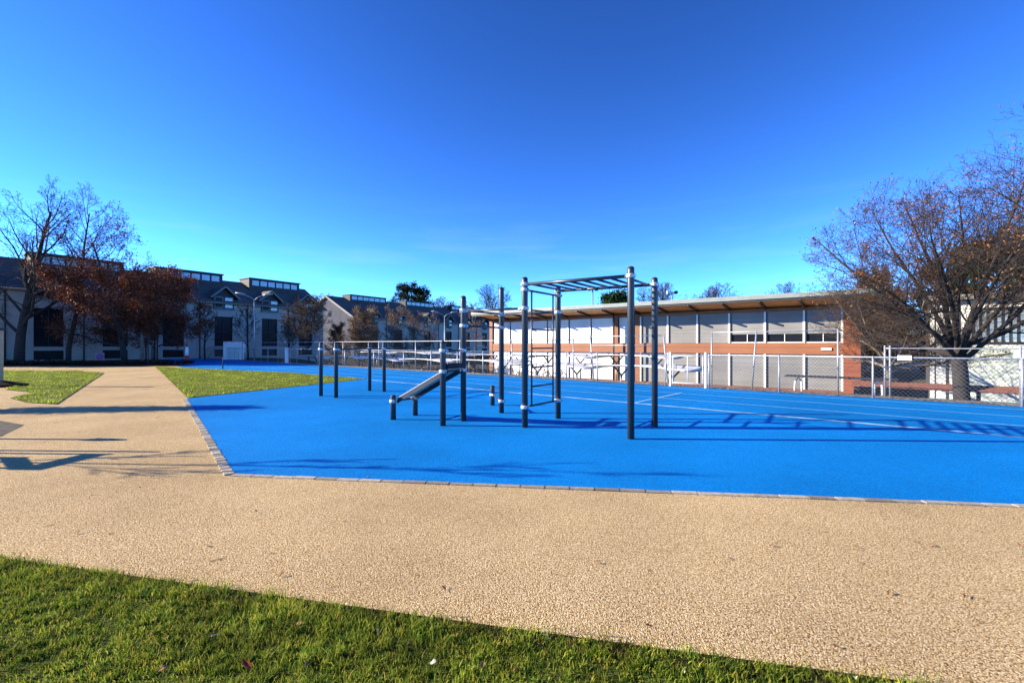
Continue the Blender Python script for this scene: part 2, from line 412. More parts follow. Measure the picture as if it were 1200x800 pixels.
# worn patch at the left
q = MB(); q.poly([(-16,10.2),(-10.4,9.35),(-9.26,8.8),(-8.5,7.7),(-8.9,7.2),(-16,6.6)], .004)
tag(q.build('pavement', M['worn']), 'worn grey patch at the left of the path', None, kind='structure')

# lawns
lawnA = [(-14,-8),(24,-8),(24,2.44-.22*24),(0,2.44),(-3.59,3.25),(-14,5.6)]
lawnB = [(-11.6,11.8),(-22.0,25.0),(-25,26.8),(-46,28.6),(-46,22),(-24,19.2),(-18.2,16.9),(-17.2,15.7),(-15.2,14.7),(-14.2,13.1),(-12.8,12.2)]
lawnC = [(BX-.05,BY+.1),(-6.4,20.45),(-12.2,25.3),(-21.5,30.4),(-25,32.5),(-23.5,30.6),(-20.2,26.6)]
for nm, pl, lb in (('lawn', lawnA, 'sunlit front lawn in the corner nearest the camera'), ('lawn', lawnB, 'lawn left of the receding path'), ('lawn', lawnC, 'lawn wedge between path and blue surface')):
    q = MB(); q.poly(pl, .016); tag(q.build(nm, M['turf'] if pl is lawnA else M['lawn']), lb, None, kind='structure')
q = MB(); q.add([(-14,5.5,.022),(-14,5.615,.022),(-3.59,3.265,.022),(-3.59,3.15,.022)][::-1], [(0,1,2,3)]); q.add([(-3.59,3.15,.022),(-3.59,3.265,.022),(0,2.455,.022),(0,2.34,.022)][::-1], [(0,1,2,3)]); q.add([(0,2.34,.022),(0,2.455,.022),(24,2.455-.22*24,.022),(24,2.34-.22*24,.022)][::-1], [(0,1,2,3)])
tag(q.build('soil_edge', M['soil']), 'dark soil edge between front lawn and tan path', None, kind='structure')

def inside(poly, X, Y):
    r = np.zeros(len(X), bool); n = len(poly); j = n-1
    for i in range(n):
        xi, yi = poly[i]; xj, yj = poly[j]
        with np.errstate(divide='ignore', invalid='ignore'):
            cnd = ((yi > Y) != (yj > Y)) & (X < (xj-xi)*(Y-yi)/(yj-yi+1e-12)+xi)
        r ^= cnd; j = i
    return r
def blades(name, poly, box, n, hmin, hmax, wd, m, seed, label, z=.016, clump=.55, cut=None):
    rg = np.random.default_rng(seed)
    X = rg.uniform(box[0], box[1], n); Y = rg.uniform(box[2], box[3], n)
    # pull blades towards tuft centres
    nt_ = max(10, n//45); tx = rg.uniform(box[0],box[1],nt_); ty = rg.uniform(box[2],box[3],nt_)
    k = rg.integers(0, nt_, n); pull = rg.random(n) < clump
    sp = math.sqrt((box[1]-box[0])*(box[3]-box[2])/nt_)*.28
    X = np.where(pull, tx[k]+rg.normal(0,sp,n), X); Y = np.where(pull, ty[k]+rg.normal(0,sp,n), Y)
    ok = inside(poly, X, Y)
    X, Y, k, pull = X[ok], Y[ok], k[ok], pull[ok]; n = len(X)
    # patches: height and bare spots follow slow waves
    wv = (np.sin(X*3.1+1.7*np.sin(Y*2.3))+np.sin(Y*4.3+X*1.9)+np.sin((X-Y)*7.7)*.6)
    H = rg.uniform(hmin, hmax, n)*(1+.09*wv)*np.where(pull, 1.2, .85)
    a = rg.uniform(0, 2*np.pi, n); lean = rg.uniform(.15, 1.0, n)*H
    la = rg.uniform(0, 2*np.pi, n)
    W = wd*rg.uniform(.6, 1.3, n)
    dx, dy = np.cos(a)*W/2, np.sin(a)*W/2
    lx, ly = np.cos(la)*lean, np.sin(la)*lean
    V = np.zeros((n,5,3))
    V[:,0] = np.stack([X-dx, Y-dy, np.full(n,z)],1); V[:,1] = np.stack([X+dx, Y+dy, np.full(n,z)],1)
    V[:,2] = np.stack([X+dx*.8+lx*.35, Y+dy*.8+ly*.35, z+H*.6],1); V[:,3] = np.stack([X-dx*.8+lx*.35, Y-dy*.8+ly*.35, z+H*.6],1)
    V[:,4] = np.stack([X+lx, Y+ly, z+H*.95],1)
    b = np.arange(n)[:,None]*5
    T = np.concatenate([b+[0,1,2], b+[0,2,3], b+[3,2,4]], 0)
    return tag(npmesh(name, V.reshape(-1,3), T, m), label, None, kind='stuff')
blades('grass', lawnA, (-5.2,2.9,1.35,3.8), 260000, .012, .036, .0042, M['grass'], 1, 'short yellow green grass of the front lawn')
blades('grass', [(-6,3.80),(-3.59,3.275),(0,2.465),(3,1.805),(3,1.6),(0,2.26),(-3.59,3.05),(-6,3.5)], (-6,3,1.5,3.9), 90000, .02, .05, .0045, M['grass'], 2, 'longer grass overhanging the path edge')
blades('grass', [(-6,3.86),(-3.59,3.335),(0,2.525),(3,1.865),(3,1.8),(0,2.46),(-3.59,3.27),(-6,3.79)], (-6,3,1.7,3.95), 9000, .015, .045, .0042, M['grass'], 7, 'stray grass tufts spilling over the path edge', clump=.92)
blades('grass', lawnB, (-34,-11,11,28), 60000, .02, .06, .018, M['grassfar'], 3, 'green grass of the left lawn')
blades('grass', lawnC, (-25,-6,13,33), 60000, .02, .06, .018, M['grassfar'], 4, 'green grass of the lawn wedge')

# leaf bed and gravel
q = MB(); q.poly([(-75,33),(-22.5,33),(-28.5,38.5),(-37,48.5),(-75,43)], .02)
tag(q.build('planting_bed', M['litter']), 'brown leaf litter bed below the left trees', None, kind='structure')
def strip(c0, c1, x0, x1, z, name, m, lb):
    q = MB(); n = 60
    xs_ = np.linspace(x0, x1, n)
    for i in range(n-1):
        a, b = xs_[i], xs_[i+1]
        q.add([(a,c0-K*a,z),(b,c0-K*b,z),(b,c1-K*b,ground(b,c1-K*b)+z),(a,c1-K*a,ground(a,c1-K*a)+z)], [(0,1,2,3)])
    tag(q.build(name, m), lb, None, kind='structure')
strip(22.12, 23.4, -33, 23, .01, 'gravel', M['gravel'], 'pebble strip along the foot of the fence')

# ------------------------------------------------------------------ workout rig
A, B_, C_, D_ = Vector((.235,8.505,0)), Vector((.949,9.54,0)), Vector((1.915,7.466,0)), Vector((2.63,8.54,0))
E1, E2 = Vector((-.968,9.218,0)), Vector((-.235,10.33,0))
T1 = Vector((-1.296,8.69,0)); L1 = Vector((-2.41,9.40,0)); L2 = Vector((-2.08,9.96,0)); S1 = Vector((-.49,11.62,0))
Z = Vector((0,0,1))
rig = thing('workout_rig', 'dark steel climbing rig with overhead ladder, pull up bars and sloping bench', 'exercise rig', (.235,8.5,0))
O = Vector(rig.location)
def rpost(root, org, p, h, r=.056):
    m = MB(); q = p-org
    m.lathe([(r,0.0),(r,h-.02),(r*.97,h-.012),(r*.97,h-.006)], (q.x,q.y,.008), 20)
    o = m.build('post', M['post'], root, True)
    c = MB(); c.lathe([(r*.98,h-.006),(r*.96,h+.012),(r*.7,h+.030),(r*.25,h+.038)], (q.x,q.y,.008), 20)
    c.build('cap', M['rubber'], o, True)
    return o
def clamp(post, org, p, h, to=None, r=.056):
    """two part cast clamp with a lug towards the bar and a bolt"""
    m = MB(); q = p-org
    m.lathe([(r+.003,h-.034),(r+.017,h-.030),(r+.019,h-.012),(r+.019,h+.012),(r+.017,h+.030),(r+.003,h+.034)], (q.x,q.y,0), 20)
    o = m.build('clamp', M['clamp'], post, True)
    if to is not None:
        t = (to-p); t.z = 0; t.normalize(); c = Vector((q.x,q.y,h))
        l = MB(); l.tube(c+t*(r+.008), c+t*(r+.075), .031, 12, .026); l.build('lug', M['clamp'], post, True)
        b = MB(); s = Vector((-t.y,t.x,0)); b.tube(c-s*(r+.028)-t*.02, c+s*(r+.028)-t*.02, .013, 6); b.build('bolt', M['rubber'], post)
    return o
PO = {}
for nm, p, h in (('A',A,2.72),('B',B_,2.68),('C',C_,2.74),('D',D_,2.72),('E1',E1,2.45),('E2',E2,2.76),('T1',T1,1.55),('L1',L1,.46),('L2',L2,.46),('S1',S1,.46)):
    PO[nm] = (rpost(rig, O, p, h), p)
def rbar(a, b, h, r=.0195, name='bar', hb=None, both=True):
    pa, pb = PO[a][1], PO[b][1]; hb = h if hb is None else hb
    t = (pb-pa).normalized()
    m = MB(); m.tube(pa-O+t*.06+Z*h, pb-O-t*.06+Z*hb, r, 12)
    o = m.build(name, M['bar'], rig, True)
    clamp(PO[a][0], O, pa, h, pb); clamp(PO[b][0], O, pb, hb, pa)
    return o
# overhead ladder
rbar('A','C',2.63,.029,'side_rail'); rbar('B','D',2.63,.029,'side_rail')
for k in range(8):
    t = (k+.35)/7.7
    p0 = A.lerp(C_, .06+.88*k/7)-O; p1 = B_.lerp(D_, .06+.88*k/7)-O
    m = MB(); m.tube(p0+Z*2.63, p1+Z*2.63, .021, 12); m.build('rung', M['bar'], rig, True)
# wall ladder
rbar('A','B',2.53,.019); rbar('A','B',.38,.019)
lr = [A.lerp(B_, t)-O for t in (.187,.83)]
for p in lr:
    m = MB(); m.tube(p+Z*.37, p+Z*2.54, .0165, 10); m.build('ladder_upright', M['bar'], rig, True)
for k in range(1,6):
    h = .38+2.15*k/6
    m = MB(); m.tube(lr[0]+Z*h, lr[1]+Z*h, .0155, 10); m.build('rung', M['bar'], rig, True)
# pull up bars
rbar('E1','A',2.19); rbar('E2','B',2.19); rbar('E1','E2',2.205); rbar('E1','E2',1.90)
rbar('E2','S1',.27,.0165)
# bench
rbar('T1','E1',1.41); rbar('T1','E1',1.02); rbar('L1','L2',.38)
lo_, hi_ = (L1.lerp(L2,.5)-O)+Z*.40, (T1.lerp(E1,.5)-O)+Z*1.045
ax = (hi_-lo_).normalized(); sd = ((L2-L1)+(E1-T1)).normalized(); nn = sd.cross(ax).normalized()
if nn.z < 0: nn = -nn
def slabbox(m, a, b, hw, t0, t1):
    vs = []
    for p in (a, b):
        for s, t in ((-1,t0),(1,t0),(1,t1),(-1,t1)): vs.append(p + sd*hw*s + nn*t)
    m.add(vs, [(3,2,1,0),(4,5,6,7),(0,1,5,4),(1,2,6,5),(2,3,7,6),(3,0,4,7)])
m = MB(); slabbox(m, lo_+ax*.07, hi_-ax*.02, .215, .012, .030); m.build('bench_board', M['board'], rig)
for s in (-1,1):
    m = MB(); a, b = lo_+sd*(.225*s), hi_+sd*(.225*s)
    vs = []
    for p in (a-ax*.01, b+ax*.03):
        for u, t in ((-.012,-.075),(.012,-.075),(.012,.012),(-.012,.012)): vs.append(p+sd*u+nn*t)
    m.add(vs, [(3,2,1,0),(4,5,6,7),(0,1,5,4),(1,2,6,5),(2,3,7,6),(3,0,4,7)])
    m.build('bench_rail', M['bar'], rig)
m = MB(); m.tube(hi_+ax*.06-sd*.24+nn*.05, hi_+ax*.06+sd*.24+nn*.05, .05, 14); m.build('foot_roll', M['rubber'], rig, True)

# parallel bars
pa = [Vector((-5.67,13.75,0)), Vector((-5.05,13.3,0)), Vector((-4.70,15.3,0)), Vector((-4.14,15.0,0))]
pb = thing('parallel_bars', 'pair of dark steel dip bars on four short posts beside the lawn tip', 'exercise bars', pa[0])
O2 = pa[0]
pp = [rpost(pb, O2, p, 1.56) for p in pa]
for i, j in ((0,2),(1,3)):
    t = (pa[j]-pa[i]).normalized()
    m = MB(); m.tube(pa[i]-O2+t*.05+Z*1.39, pa[j]-O2-t*.05+Z*1.39, .021, 12); m.build('bar', M['bar'], pb, True)
    clamp(pp[i], O2, pa[i], 1.39, pa[j]); clamp(pp[j], O2, pa[j], 1.39, pa[i])

# ------------------------------------------------------------------ fences along the far side of the lanes
fdir = Vector((1,-K,0)).normalized(); frz = math.atan2(-K,1)
def fp(px, c):                                 # where image column px meets the line y + K x = c
    u = (px-600)/F; y = c/(1+K*u); return Vector((u*y, y, 0))
def fence(cols, c, h, name, label, mesh_on=True, wire=.09, wr=.0022):
    p0 = fp(cols[0], c)
    rt = thing(name, label, 'fence', p0, frz)
    s = [(fp(x, c)-p0).length for x in cols]
    for q_ in s:
        m = MB(); m.tube((q_,0,0), (q_,0,h+.01), .026, 10); o = m.build('post', M['galv'], rt, True)
        m = MB(); m.lathe([(.033,h-.02),(.034,h+.01),(.02,h+.03)], (q_,0,0), 10); m.build('post_cap', M['galv'], o, True)
    m = MB(); m.tube((0,0,h), (s[-1],0,h), .022, 8); m.build('top_rail', M['galv'], rt, True)
    m = MB(); m.tube((0,0,.06), (s[-1],0,.06), .006, 5); m.build('bottom_wire', M['wire'], rt)
    if mesh_on:
        m = MB(); hh = h-.05; x = -hh
        while x < s[-1]:
            for sg in (1,-1):
                a, b = (x, .05), (x+hh, .05+hh)
                if sg < 0: a, b = (x, .05+hh), (x+hh, .05)
                x0, z0, x1, z1 = a[0], a[1], b[0], b[1]
                if x0 < 0: z0 += (z1-z0)*(-x0)/(x1-x0); x0 = 0
                if x1 > s[-1]: z1 = z0+(z1-z0)*(s[-1]-x0)/(x1-x0); x1 = s[-1]
                if x1-x0 > .02: m.chain([(x0,.028*sg*.1,z0),(x1,.028*sg*.1,z1)], wr, 3, False)
            x += wire
        m.build('chain_link_mesh', M['wire'], rt)
    return rt
CF = 22.05
fence([236,262,288,314,340,372,404,438,473,505,536,566,594,628,664,700,742,780], CF, 1.19, 'chain_link_fence', 'long galvanised chain link fence left of the gate', True, .14, .0020)
fence([831,913,1023,1198,1330,1500], CF, 1.17, 'chain_link_fence', 'galvanised chain link fence right of the gate with small white plate', True, .105, .0048)
# gate
gp = fp(785.5, CF); ge = fp(827, CF); gl = (ge-gp).length
gt = thing('gate', 'white tubular swing gate standing in the chain link fence', 'gate', gp, frz)
for x in (0, gl):
    m = MB(); m.bbox(x-.036,x+.036,-.036,.036,0,1.26,.008); m.build('gate_post', M['gatewhite'], gt)
m = MB()
for a, b in (((.10,0,.14),(gl-.1,0,.14)),((.10,0,1.12),(gl-.1,0,1.12)),((.1,0,.14),(.1,0,1.12)),((gl-.1,0,.14),(gl-.1,0,1.12)),((gl/2,0,.14),(gl/2,0,1.12))): m.tube(a,b,.018,8)
m.build('gate_frame', M['gatewhite'], gt, True)
m = MB(); m.box(.12,.22,-.03,.03,.62,.82); m.build('lock', M['frame'], gt)
# white plate on the fence
pp_ = fp(1060, CF-.06)
t = thing('sign_plate', 'small blank white plate wired to the fence top rail', 'sign', (pp_.x,pp_.y,1.10), frz)
m = MB(); m.bbox(-.15,.15,-.008,.008,0,.13,.004); m.build('plate', M['white'], t)
m = MB()
for x in (-.11,.11): m.tube((x,-.004,.11),(x,.07,.12),.006,6)
m.build('wire_tie', M['galv'], t)
# taller rail barrier behind
def barrier(pts, h, rails, name, label, cat, lean=()):
    p0 = pts[0]; rt = thing(name, label, cat, p0)
    for i, p in enumerate(pts):
        v = p-p0; ln_ = lean[i] if i < len(lean) else 0
        m = MB(); m.tube((v.x,v.y,ground(p.x,p.y)-.05),(v.x+ln_,v.y,h),.026,8); m.build('pole', M['galv'], rt, True)
    for z in rails:
        m = MB(); m.chain([((p-p0).x + (lean[i] if i < len(lean) else 0)*z/h, (p-p0).y, z) for i, p in enumerate(pts)], .017, 6); m.build('rail', M['galv'], rt, True)
    return rt
barrier([fp(x, 22.75) for x in (284,306,326,348,402,444,487,539,600,672)], 1.80, (1.735,), 'rail_barrier', 'long thin steel rail on poles behind the left part of the fence', 'railing')
barrier([fp(x, 22.9) for x in (696,783)], 1.93, (1.88,1.50), 'ball_stop_frame', 'steel pole frame leaning outward just left of the gate', 'pole frame', (-.16,-.18))
barrier([fp(x, 22.9) for x in (834,881,982)], 2.00, (1.965,), 'ball_stop_frame', 'tall steel pole frame with leaning middle pole right of the gate', 'pole frame', (0,.16,0))
barrier([fp(x, 22.7) for x in (1037,1043,1196,1350)], 1.50, (1.42,), 'ball_stop_frame', 'thin wire on poles above the fence before the largest tree', 'pole frame')

# ------------------------------------------------------------------ bicycle canopies and bicycles
def canopy_proto(label, grp):
    rt = thing('bike_canopy', label, 'canopy', (0,0,0), 0, grp)
    n, k = 14, 6; LL, WW = 5.2, 2.3; v = []; fc = []
    for i in range(n+1):
        s = -1+2*i/n
        for j in range(k+1):
            t_ = -1+2*j/k
            z = .10*(1-abs(s)**1.7) + .05*t_*t_ - .05 + .06*s*t_
            v.append((s*LL/2*(1-.05*t_*t_), t_*WW/2*(.82+.18*abs(s)**1.5), z))
    for i in range(n):
        for j in range(k): fc.append((i*(k+1)+j,(i+1)*(k+1)+j,(i+1)*(k+1)+j+1,i*(k+1)+j+1))
    m = MB(); m.add(v, fc); b = [(x,y,z-.05) for x,y,z in v]
    m.add(b, [tuple(reversed(q)) for q in fc])
    rim = [i*(k+1) for i in range(n+1)] + [n*(k+1)+j for j in range(1,k+1)] + [i*(k+1)+k for i in range(n-1,-1,-1)] + [j for j in range(k-1,0,-1)]
    N = len(v)
    for a, b_ in zip(rim, rim[1:]+rim[:1]): m.f.append([b_, a, N+a, N+b_]); m.m.append(0)
    m.build('roof_membrane', M['membrane'], rt, True)
    for x in (-1.3,1.3):
        m = MB(); m.tube((x,0,-1.75),(x,0,-.45),.05,8); o = m.build('support_post', M['galv'], rt, True)
        m = MB()
        for sx in (-1,1): m.bar((x,0,-.46),(x+sx*.55,0,.12),.05,.07)
        m.build('support_arm', M['steel'], o)
    return rt
cn = canopy_proto('white curved membrane canopy in the row nearest the fence', 'bicycle canopies nearest the fence')
cf = canopy_proto('white curved membrane canopy in the row behind, nearer the pavilion', 'bicycle canopies of the back row')
def along(c, x): return Vector((x, c-K*x, 0))
first = True
for i in range(7):
    p = along(27.6, -17.3+i*3.95); z = .47
    if first: cn.location = (p.x,p.y,z); cn.rotation_euler = (0,0,frz); first = False
    else: dup(cn, (p.x,p.y,z + .06*math.sin(i*2.1)), frz+.015*math.sin(i*1.7))
first = True
for i in range(6):
    p = along(34.2, -12.3+i*3.95); z = .78
    if first: cf.location = (p.x,p.y,z); cf.rotation_euler = (0,0,frz); first = False
    else: dup(cf, (p.x,p.y,z + .06*math.sin(i*1.3+1)), frz+.015*math.sin(i*2.7))

def bicycle(label, grp, m_):
    rt = thing('bicycle', label, 'bicycle', (0,0,0), 0, grp)
    for x in (-.52,.52):
        m = MB(); rr = .34; n = 22
        ring = [(x+rr*math.cos(2*math.pi*i/n), 0, rr+.01+rr*math.sin(2*math.pi*i/n)) for i in range(n+1)]
        m.chain(ring, .022, 6, False); o = m.build('wheel', M['tyre'], rt, True)
        m = MB()
        for i in range(10):
            a = 2*math.pi*i/10; m.tube((x,0,rr+.01),(x+rr*.95*math.cos(a),0,rr+.01+rr*.95*math.sin(a)),.003,4)
        m.build('spokes', M['galv'], o)
    m = MB(); bb=(-.05,0,.30); st=(-.17,0,.80); hd=(.34,0,.82); rw=(-.52,0,.35); fw=(.52,0,.35)
    for a,b in ((bb,st),(st,hd),(bb,hd),(bb,rw),(st,rw),(hd,fw)): m.tube(a,b,.018,7)
    m.build('frame', m_, rt, True)
    m = MB(); m.tube(st,(-.20,0,.93),.013,6); m.lathe([(.03,0),(.085,.03),(.09,.06),(.05,.08)],(-.21,0,.92),10); m.build('saddle', M['rubber'], rt, True)
    m = MB(); m.tube(hd,(.32,0,1.0),.014,6); m.chain([(.22,-.28,1.02),(.33,-.12,1.0),(.33,.12,1.0),(.22,.28,1.02)],.012,6); m.build('handlebar', M['galv'], rt, True)
    return rt
bk = bicycle('dark bicycle parked below the white canopies', 'bicycles parked below the canopies', M['bikeframe'])
rb = random.Random(8)
for i in range(16):
    x = -11.5+i*.92+rb.uniform(-.25,.25); p = along(26.9+rb.uniform(-.3,.3), x)
    z = ground(p.x,p.y)-.03; rz = frz+math.pi/2+rb.uniform(-.25,.25)
    if i == 0: bk.location = (p.x,p.y,z); bk.rotation_euler = (0,0,rz)
    else: dup(bk, (p.x,p.y,z), rz)

# ------------------------------------------------------------------ trees
def gen(seed, P, trunk, crown, tips):
    rn = random.Random(seed)
    def grow(p, d, ln_, r, lv):
        ns = P['seg'][lv]; pts = [p.copy()]; rad = [r]; dd = d.copy(); rend = r*P['taper'][lv]
        for i in range(ns):
            w_ = P['wig'][lv]
            dd = (dd + Vector((rn.gauss(0,w_), rn.gauss(0,w_), rn.gauss(0,w_)+P['up'][lv]))).normalized()
            p = p + dd*(ln_/ns); pts.append(p.copy()); rad.append(max(P.get('minr',.006), r+(rend-r)*((i+1)/ns)))
        (trunk if lv <= P['trunklv'] else crown).chain(pts, rad, P['side'][lv], lv <= 1)
        if lv == len(P['seg'])-1:
            tips.append(pts); return
        k = P['n'][lv]; k = max(2, int(round(k*rn.uniform(.85,1.15)))) if lv else k
        off = rn.uniform(0, 6.28)
        for i in range(k):
            t = P['st'][lv] + (1-P['st'][lv])*((i+.5+rn.uniform(-.3,.3))/k)
            f_ = t*ns; a = min(int(f_), ns-1); q = pts[a].lerp(pts[a+1], f_-a)
            ax_ = (pts[a+1]-pts[a]).normalized()
            av = P.get('av',.25) if lv == 0 else .25; th = P['ang'][lv]*rn.uniform(1-av,1+av); ph = off + i*2.39996 + rn.uniform(-.3,.3)
            e1 = ax_.orthogonal().normalized(); e2 = ax_.cross(e1)
            nd = ax_*math.cos(th) + (e1*math.cos(ph)+e2*math.sin(ph))*math.sin(th)
            if nd.z < P['minz'][lv]: nd.z = P['minz'][lv]+rn.uniform(0,.15)
            nd.normalize()
            rr = rad[a]*P['rr'][lv]*rn.uniform(.8,1.05)
            L_ = ln_*P['lr'][lv]*(1-P['fall'][lv]*((t-P['st'][lv])/(1-P['st'][lv]+1e-6)))*rn.uniform(.75,1.2)
            if lv == 0 and 'L1' in P: L_ = P['L1']*(1-P['fall'][0]*((t-P['st'][0])/(1-P['st'][0]+1e-6)))*rn.uniform(.8,1.15)
            if 'env' in P:              # limbs end where the crown's dome ends
                cx, rx, rz_ = P['env']; a0 = Vector((q.x/rx, q.y/rx, (q.z-cx)/rz_)); b0 = Vector((nd.x/rx, nd.y/rx, nd.z/rz_))
                A_, B0, C0 = b0.dot(b0), a0.dot(b0), a0.dot(a0)-1
                ds = (-B0+math.sqrt(max(0, B0*B0-A_*C0)))/A_ if C0 < 0 else .15
                L_ = ds*rn.uniform(.86,1.0) if lv == 0 else min(L_, max(.12, ds*rn.uniform(.85,1.1)))
            grow(q, nd, L_, rr, lv+1)
    d0 = Vector((P.get('tilt',0), 0, 1)).normalized()
    grow(Vector((0,0,-.1)), d0, P['H'], P['r'], 0)
def leaves(tips, per, size, seed, m, name, parent, keep=1.0, zlim=None, spread=.12):
    rg = np.random.default_rng(seed); C = []
    for pts in tips:
        if rg.random() > keep*(1 if zlim is None or pts[-1].z < zlim else max(.06, 1-(pts[-1].z-zlim)*.45)) and (zlim is None or zlim > 0): continue
        if zlim is not None and zlim < 0 and rg.random() > keep*min(1, max(.12, (pts[-1].z+zlim+1.2)/1.6)): continue       # leaves cling mostly high up
        for _ in range(per):
            i = rg.integers(0, len(pts)-1); t_ = rg.random()
            C.append(np.array(pts[i])*(1-t_)+np.array(pts[i+1])*t_)
    C = np.array(C)+rg.normal(0, spread, (len(C),3)); n = len(C)
    u = rg.normal(0,1,(n,3)); u /= np.linalg.norm(u,axis=1)[:,None]
    v = rg.normal(0,1,(n,3)); v -= u*(u*v).sum(1)[:,None]; v /= np.linalg.norm(v,axis=1)[:,None]
    s = size*rg.uniform(.6,1.3,(n,1))
    V = np.stack([C-u*s, C-v*s*.55, C+u*s, C+v*s*.55],1).reshape(-1,3)
    Q = np.arange(n*4).reshape(n,4)
    return npmesh(name, V, Q, m, parent)
def tree(name, label, cat, loc, P, seed, bark, twig, rz=0, leaf=None, group=None):
    rt = thing(name, label, cat, loc, rz, group)
    a, b, tips = MB(), MB(), []
    gen(seed, P, a, b, tips)
    a.build('trunk', bark, rt, True); cr = b.build('crown', twig, rt, True)
    if leaf: leaves(tips, leaf[1], leaf[2], seed, leaf[0], 'leaves', cr, *leaf[3:])
    return rt
SPREAD = dict(H=2.3, r=.22, seg=(5,11,8,5,3), taper=(.85,.13,.22,.3,.5), wig=(.03,.055,.085,.12,.15), up=(.0,.022,.015,.01,.0), side=(12,7,5,3,3), trunklv=1,
    n=(10,16,11,8), minr=.0042, st=(.70,.22,.12,.1), ang=(.66,.66,.75,.8), minz=(.06,-.05,-.25,-.5), rr=(.50,.40,.50,.60), lr=(1,.50,.42,.42), fall=(.05,.42,.5,.4), L1=5.5, av=.75)
big = tree('broad_tree', 'largest bare spreading tree with rusty leaves behind the right fence', 'tree', (14.35,14.75,ground(14.35,14.75)-.03), dict(SPREAD, n=(14,16,11,8), env=(4.15,4.6,4.0), ang=(.80,.66,.75,.8), up=(0,.012,.012,.01,0), fall=(.05,.3,.4,.4)), 12, M['bark'], M['twig'], 5.2, (M['russet'], 1, .034, .6, -4.0))
P2 = dict(SPREAD, H=2.0, r=.16, n=(11,13,9,6), env=(3.2,4.0,2.7), tilt=-.05, ang=(.95,.72,.78,.8))
tree('broad_tree', 'smaller bare tree in front of the pavilion brick end', 'tree', (15.4,19.2,ground(15.4,19.2)-.03), P2, 5, M['barkpale'], M['twig'], 2.2, (M['rust'], 1, .034, .12))
P3 = dict(SPREAD, H=3.0, r=.28, n=(14,16,11,7), env=(6.0,5.2,4.7), ang=(.80,.66,.75,.8), up=(0,.012,.012,.01,0), fall=(.05,.3,.4,.4))
tree('broad_tree', 'bare tree at the right picture edge reaching in from outside', 'tree', (20.0,14.4,-.05), P3, 4, M['bark'], M['twig'], 5.2, (M['rust'], 1, .034, .18))
TALL = dict(H=10.5, r=.24, seg=(10,7,5,4,2), taper=(.12,.2,.25,.3,.5), wig=(.05,.11,.14,.18,.2), up=(.02,.08,.05,.03,.02), side=(10,6,5,4,3), trunklv=1, minr=.011,
    n=(17,8,6,4), st=(.18,.2,.15,.1), ang=(.75,.7,.7,.7), minz=(.05,-.1,-.2,-.3), rr=(.45,.5,.55,.6), lr=(.45,.5,.5,.5), fall=(.6,.5,.5,.4))
tree('bare_tree', 'tall dark leafless tree nearest the left picture edge', 'tree', (-38.5,36.2,0), dict(TALL, H=12.4, r=.34, minr=.009, n=(20,9,5,3), L1=6.2, rr=(.5,.5,.5,.6), taper=(.2,.2,.25,.3,.5)), 31, M['bark'], M['twig'], 0)
tree('bare_tree', 'slender leafless tree with narrow crown left of the red leaved beech', 'tree', (-36.4,38,0), dict(TALL, H=13.0, r=.20, minr=.009, L1=4.2, n=(14,8,5,3), rr=(.6,.5,.5,.6), taper=(.2,.2,.25,.3,.5), ang=(.6,.7,.7,.7), st=(.45,.2,.15,.1), fall=(.3,.5,.5,.4)), 32, M['bark'], M['twig'], 1)
BEECH = dict(TALL, H=10.4, r=.24, minr=.007, L1=5.8, n=(26,9,6,4), st=(.14,.15,.1,.1), up=(.01,.03,.02,.0,.0), fall=(.50,.5,.5,.4), ang=(1.1,.75,.7,.7))
tree('beech_tree', 'broad beech still holding its dark red withered leaves', 'tree', (-32.6,39,0), BEECH, 33, M['bark'], M['twig'], .5, (M['beech'], 9, .075, .9, 6.6, .2))
tree('beech_tree', 'lower second beech with dark red leaves left of the bare poles', 'tree', (-32.7,42.5,0), dict(BEECH, H=7.4, L1=4.4, r=.2), 37, M['bark'], M['twig'], 2.5, (M['beech'], 7, .075, .9, None, .2))
SMALL = dict(TALL, H=4.2, r=.10, L1=2.2, n=(12,7,5,3), st=(.3,.2,.15,.1), fall=(.45,.5,.5,.4))
def sm(px, y, h, label, seed, bark='barkpale', twig='twig', leaf=None, name='small_tree', prm=SMALL, L1=None, cat='tree', z=None, r=None, **kw):
    x = PX(px, y); zz = ground(x,y)-.03 if z is None else z
    P = dict(prm, H=h-zz, L1=L1 or h*.5, **kw)
    if y > 56: P['minr'] = .00022*y
    if r: P['r'] = r
    return tree(name, label, cat, (x,y,zz), P, seed, M[bark], M[twig], seed*.7, leaf)
sm(240, 47, 4.6, 'small leafless tree by the house wall just left of the tall window', 41, 'bark')
sm(291, 49, 5.0, 'small pollarded leafless tree below the twin headed lamp', 42, 'bark')
sm(362, 48, 4.9, 'dense round leafless tree hiding the end of the house row', 43, 'bark', 'twig', (M['dry'], 1, .04, .3), n=(20,9,7,5), L1=3.7)
sm(338, 52, 4.0, 'low brown shrubby tree right of the second tall house window', 44, 'bark', 'twigpale', (M['rust'], 1, .05, .5), n=(16,8,6,4))
sm(421, 50, 4.3, 'pale tan bushy tree in front of the second house gable', 45, 'barkpale', 'twigpale', (M['dry'], 3, .06, 1.0), n=(22,9,7,4), L1=3.1, st=(.08,.15,.1,.1))
sm(396, 56, 3.6, 'dark reddish shrub between the two house rows', 46, 'bark', 'twig', (M['beech'], 2, .06, .8), n=(18,8,6,4), st=(.08,.15,.1,.1))
sm(462, 62, 5.6, 'fine pale bush left of centre in front of the far houses', 47, 'barkpale', 'twigpale', (M['dry'], 1, .05, .6), n=(18,9,6,4), L1=3.2, st=(.1,.15,.1,.1))
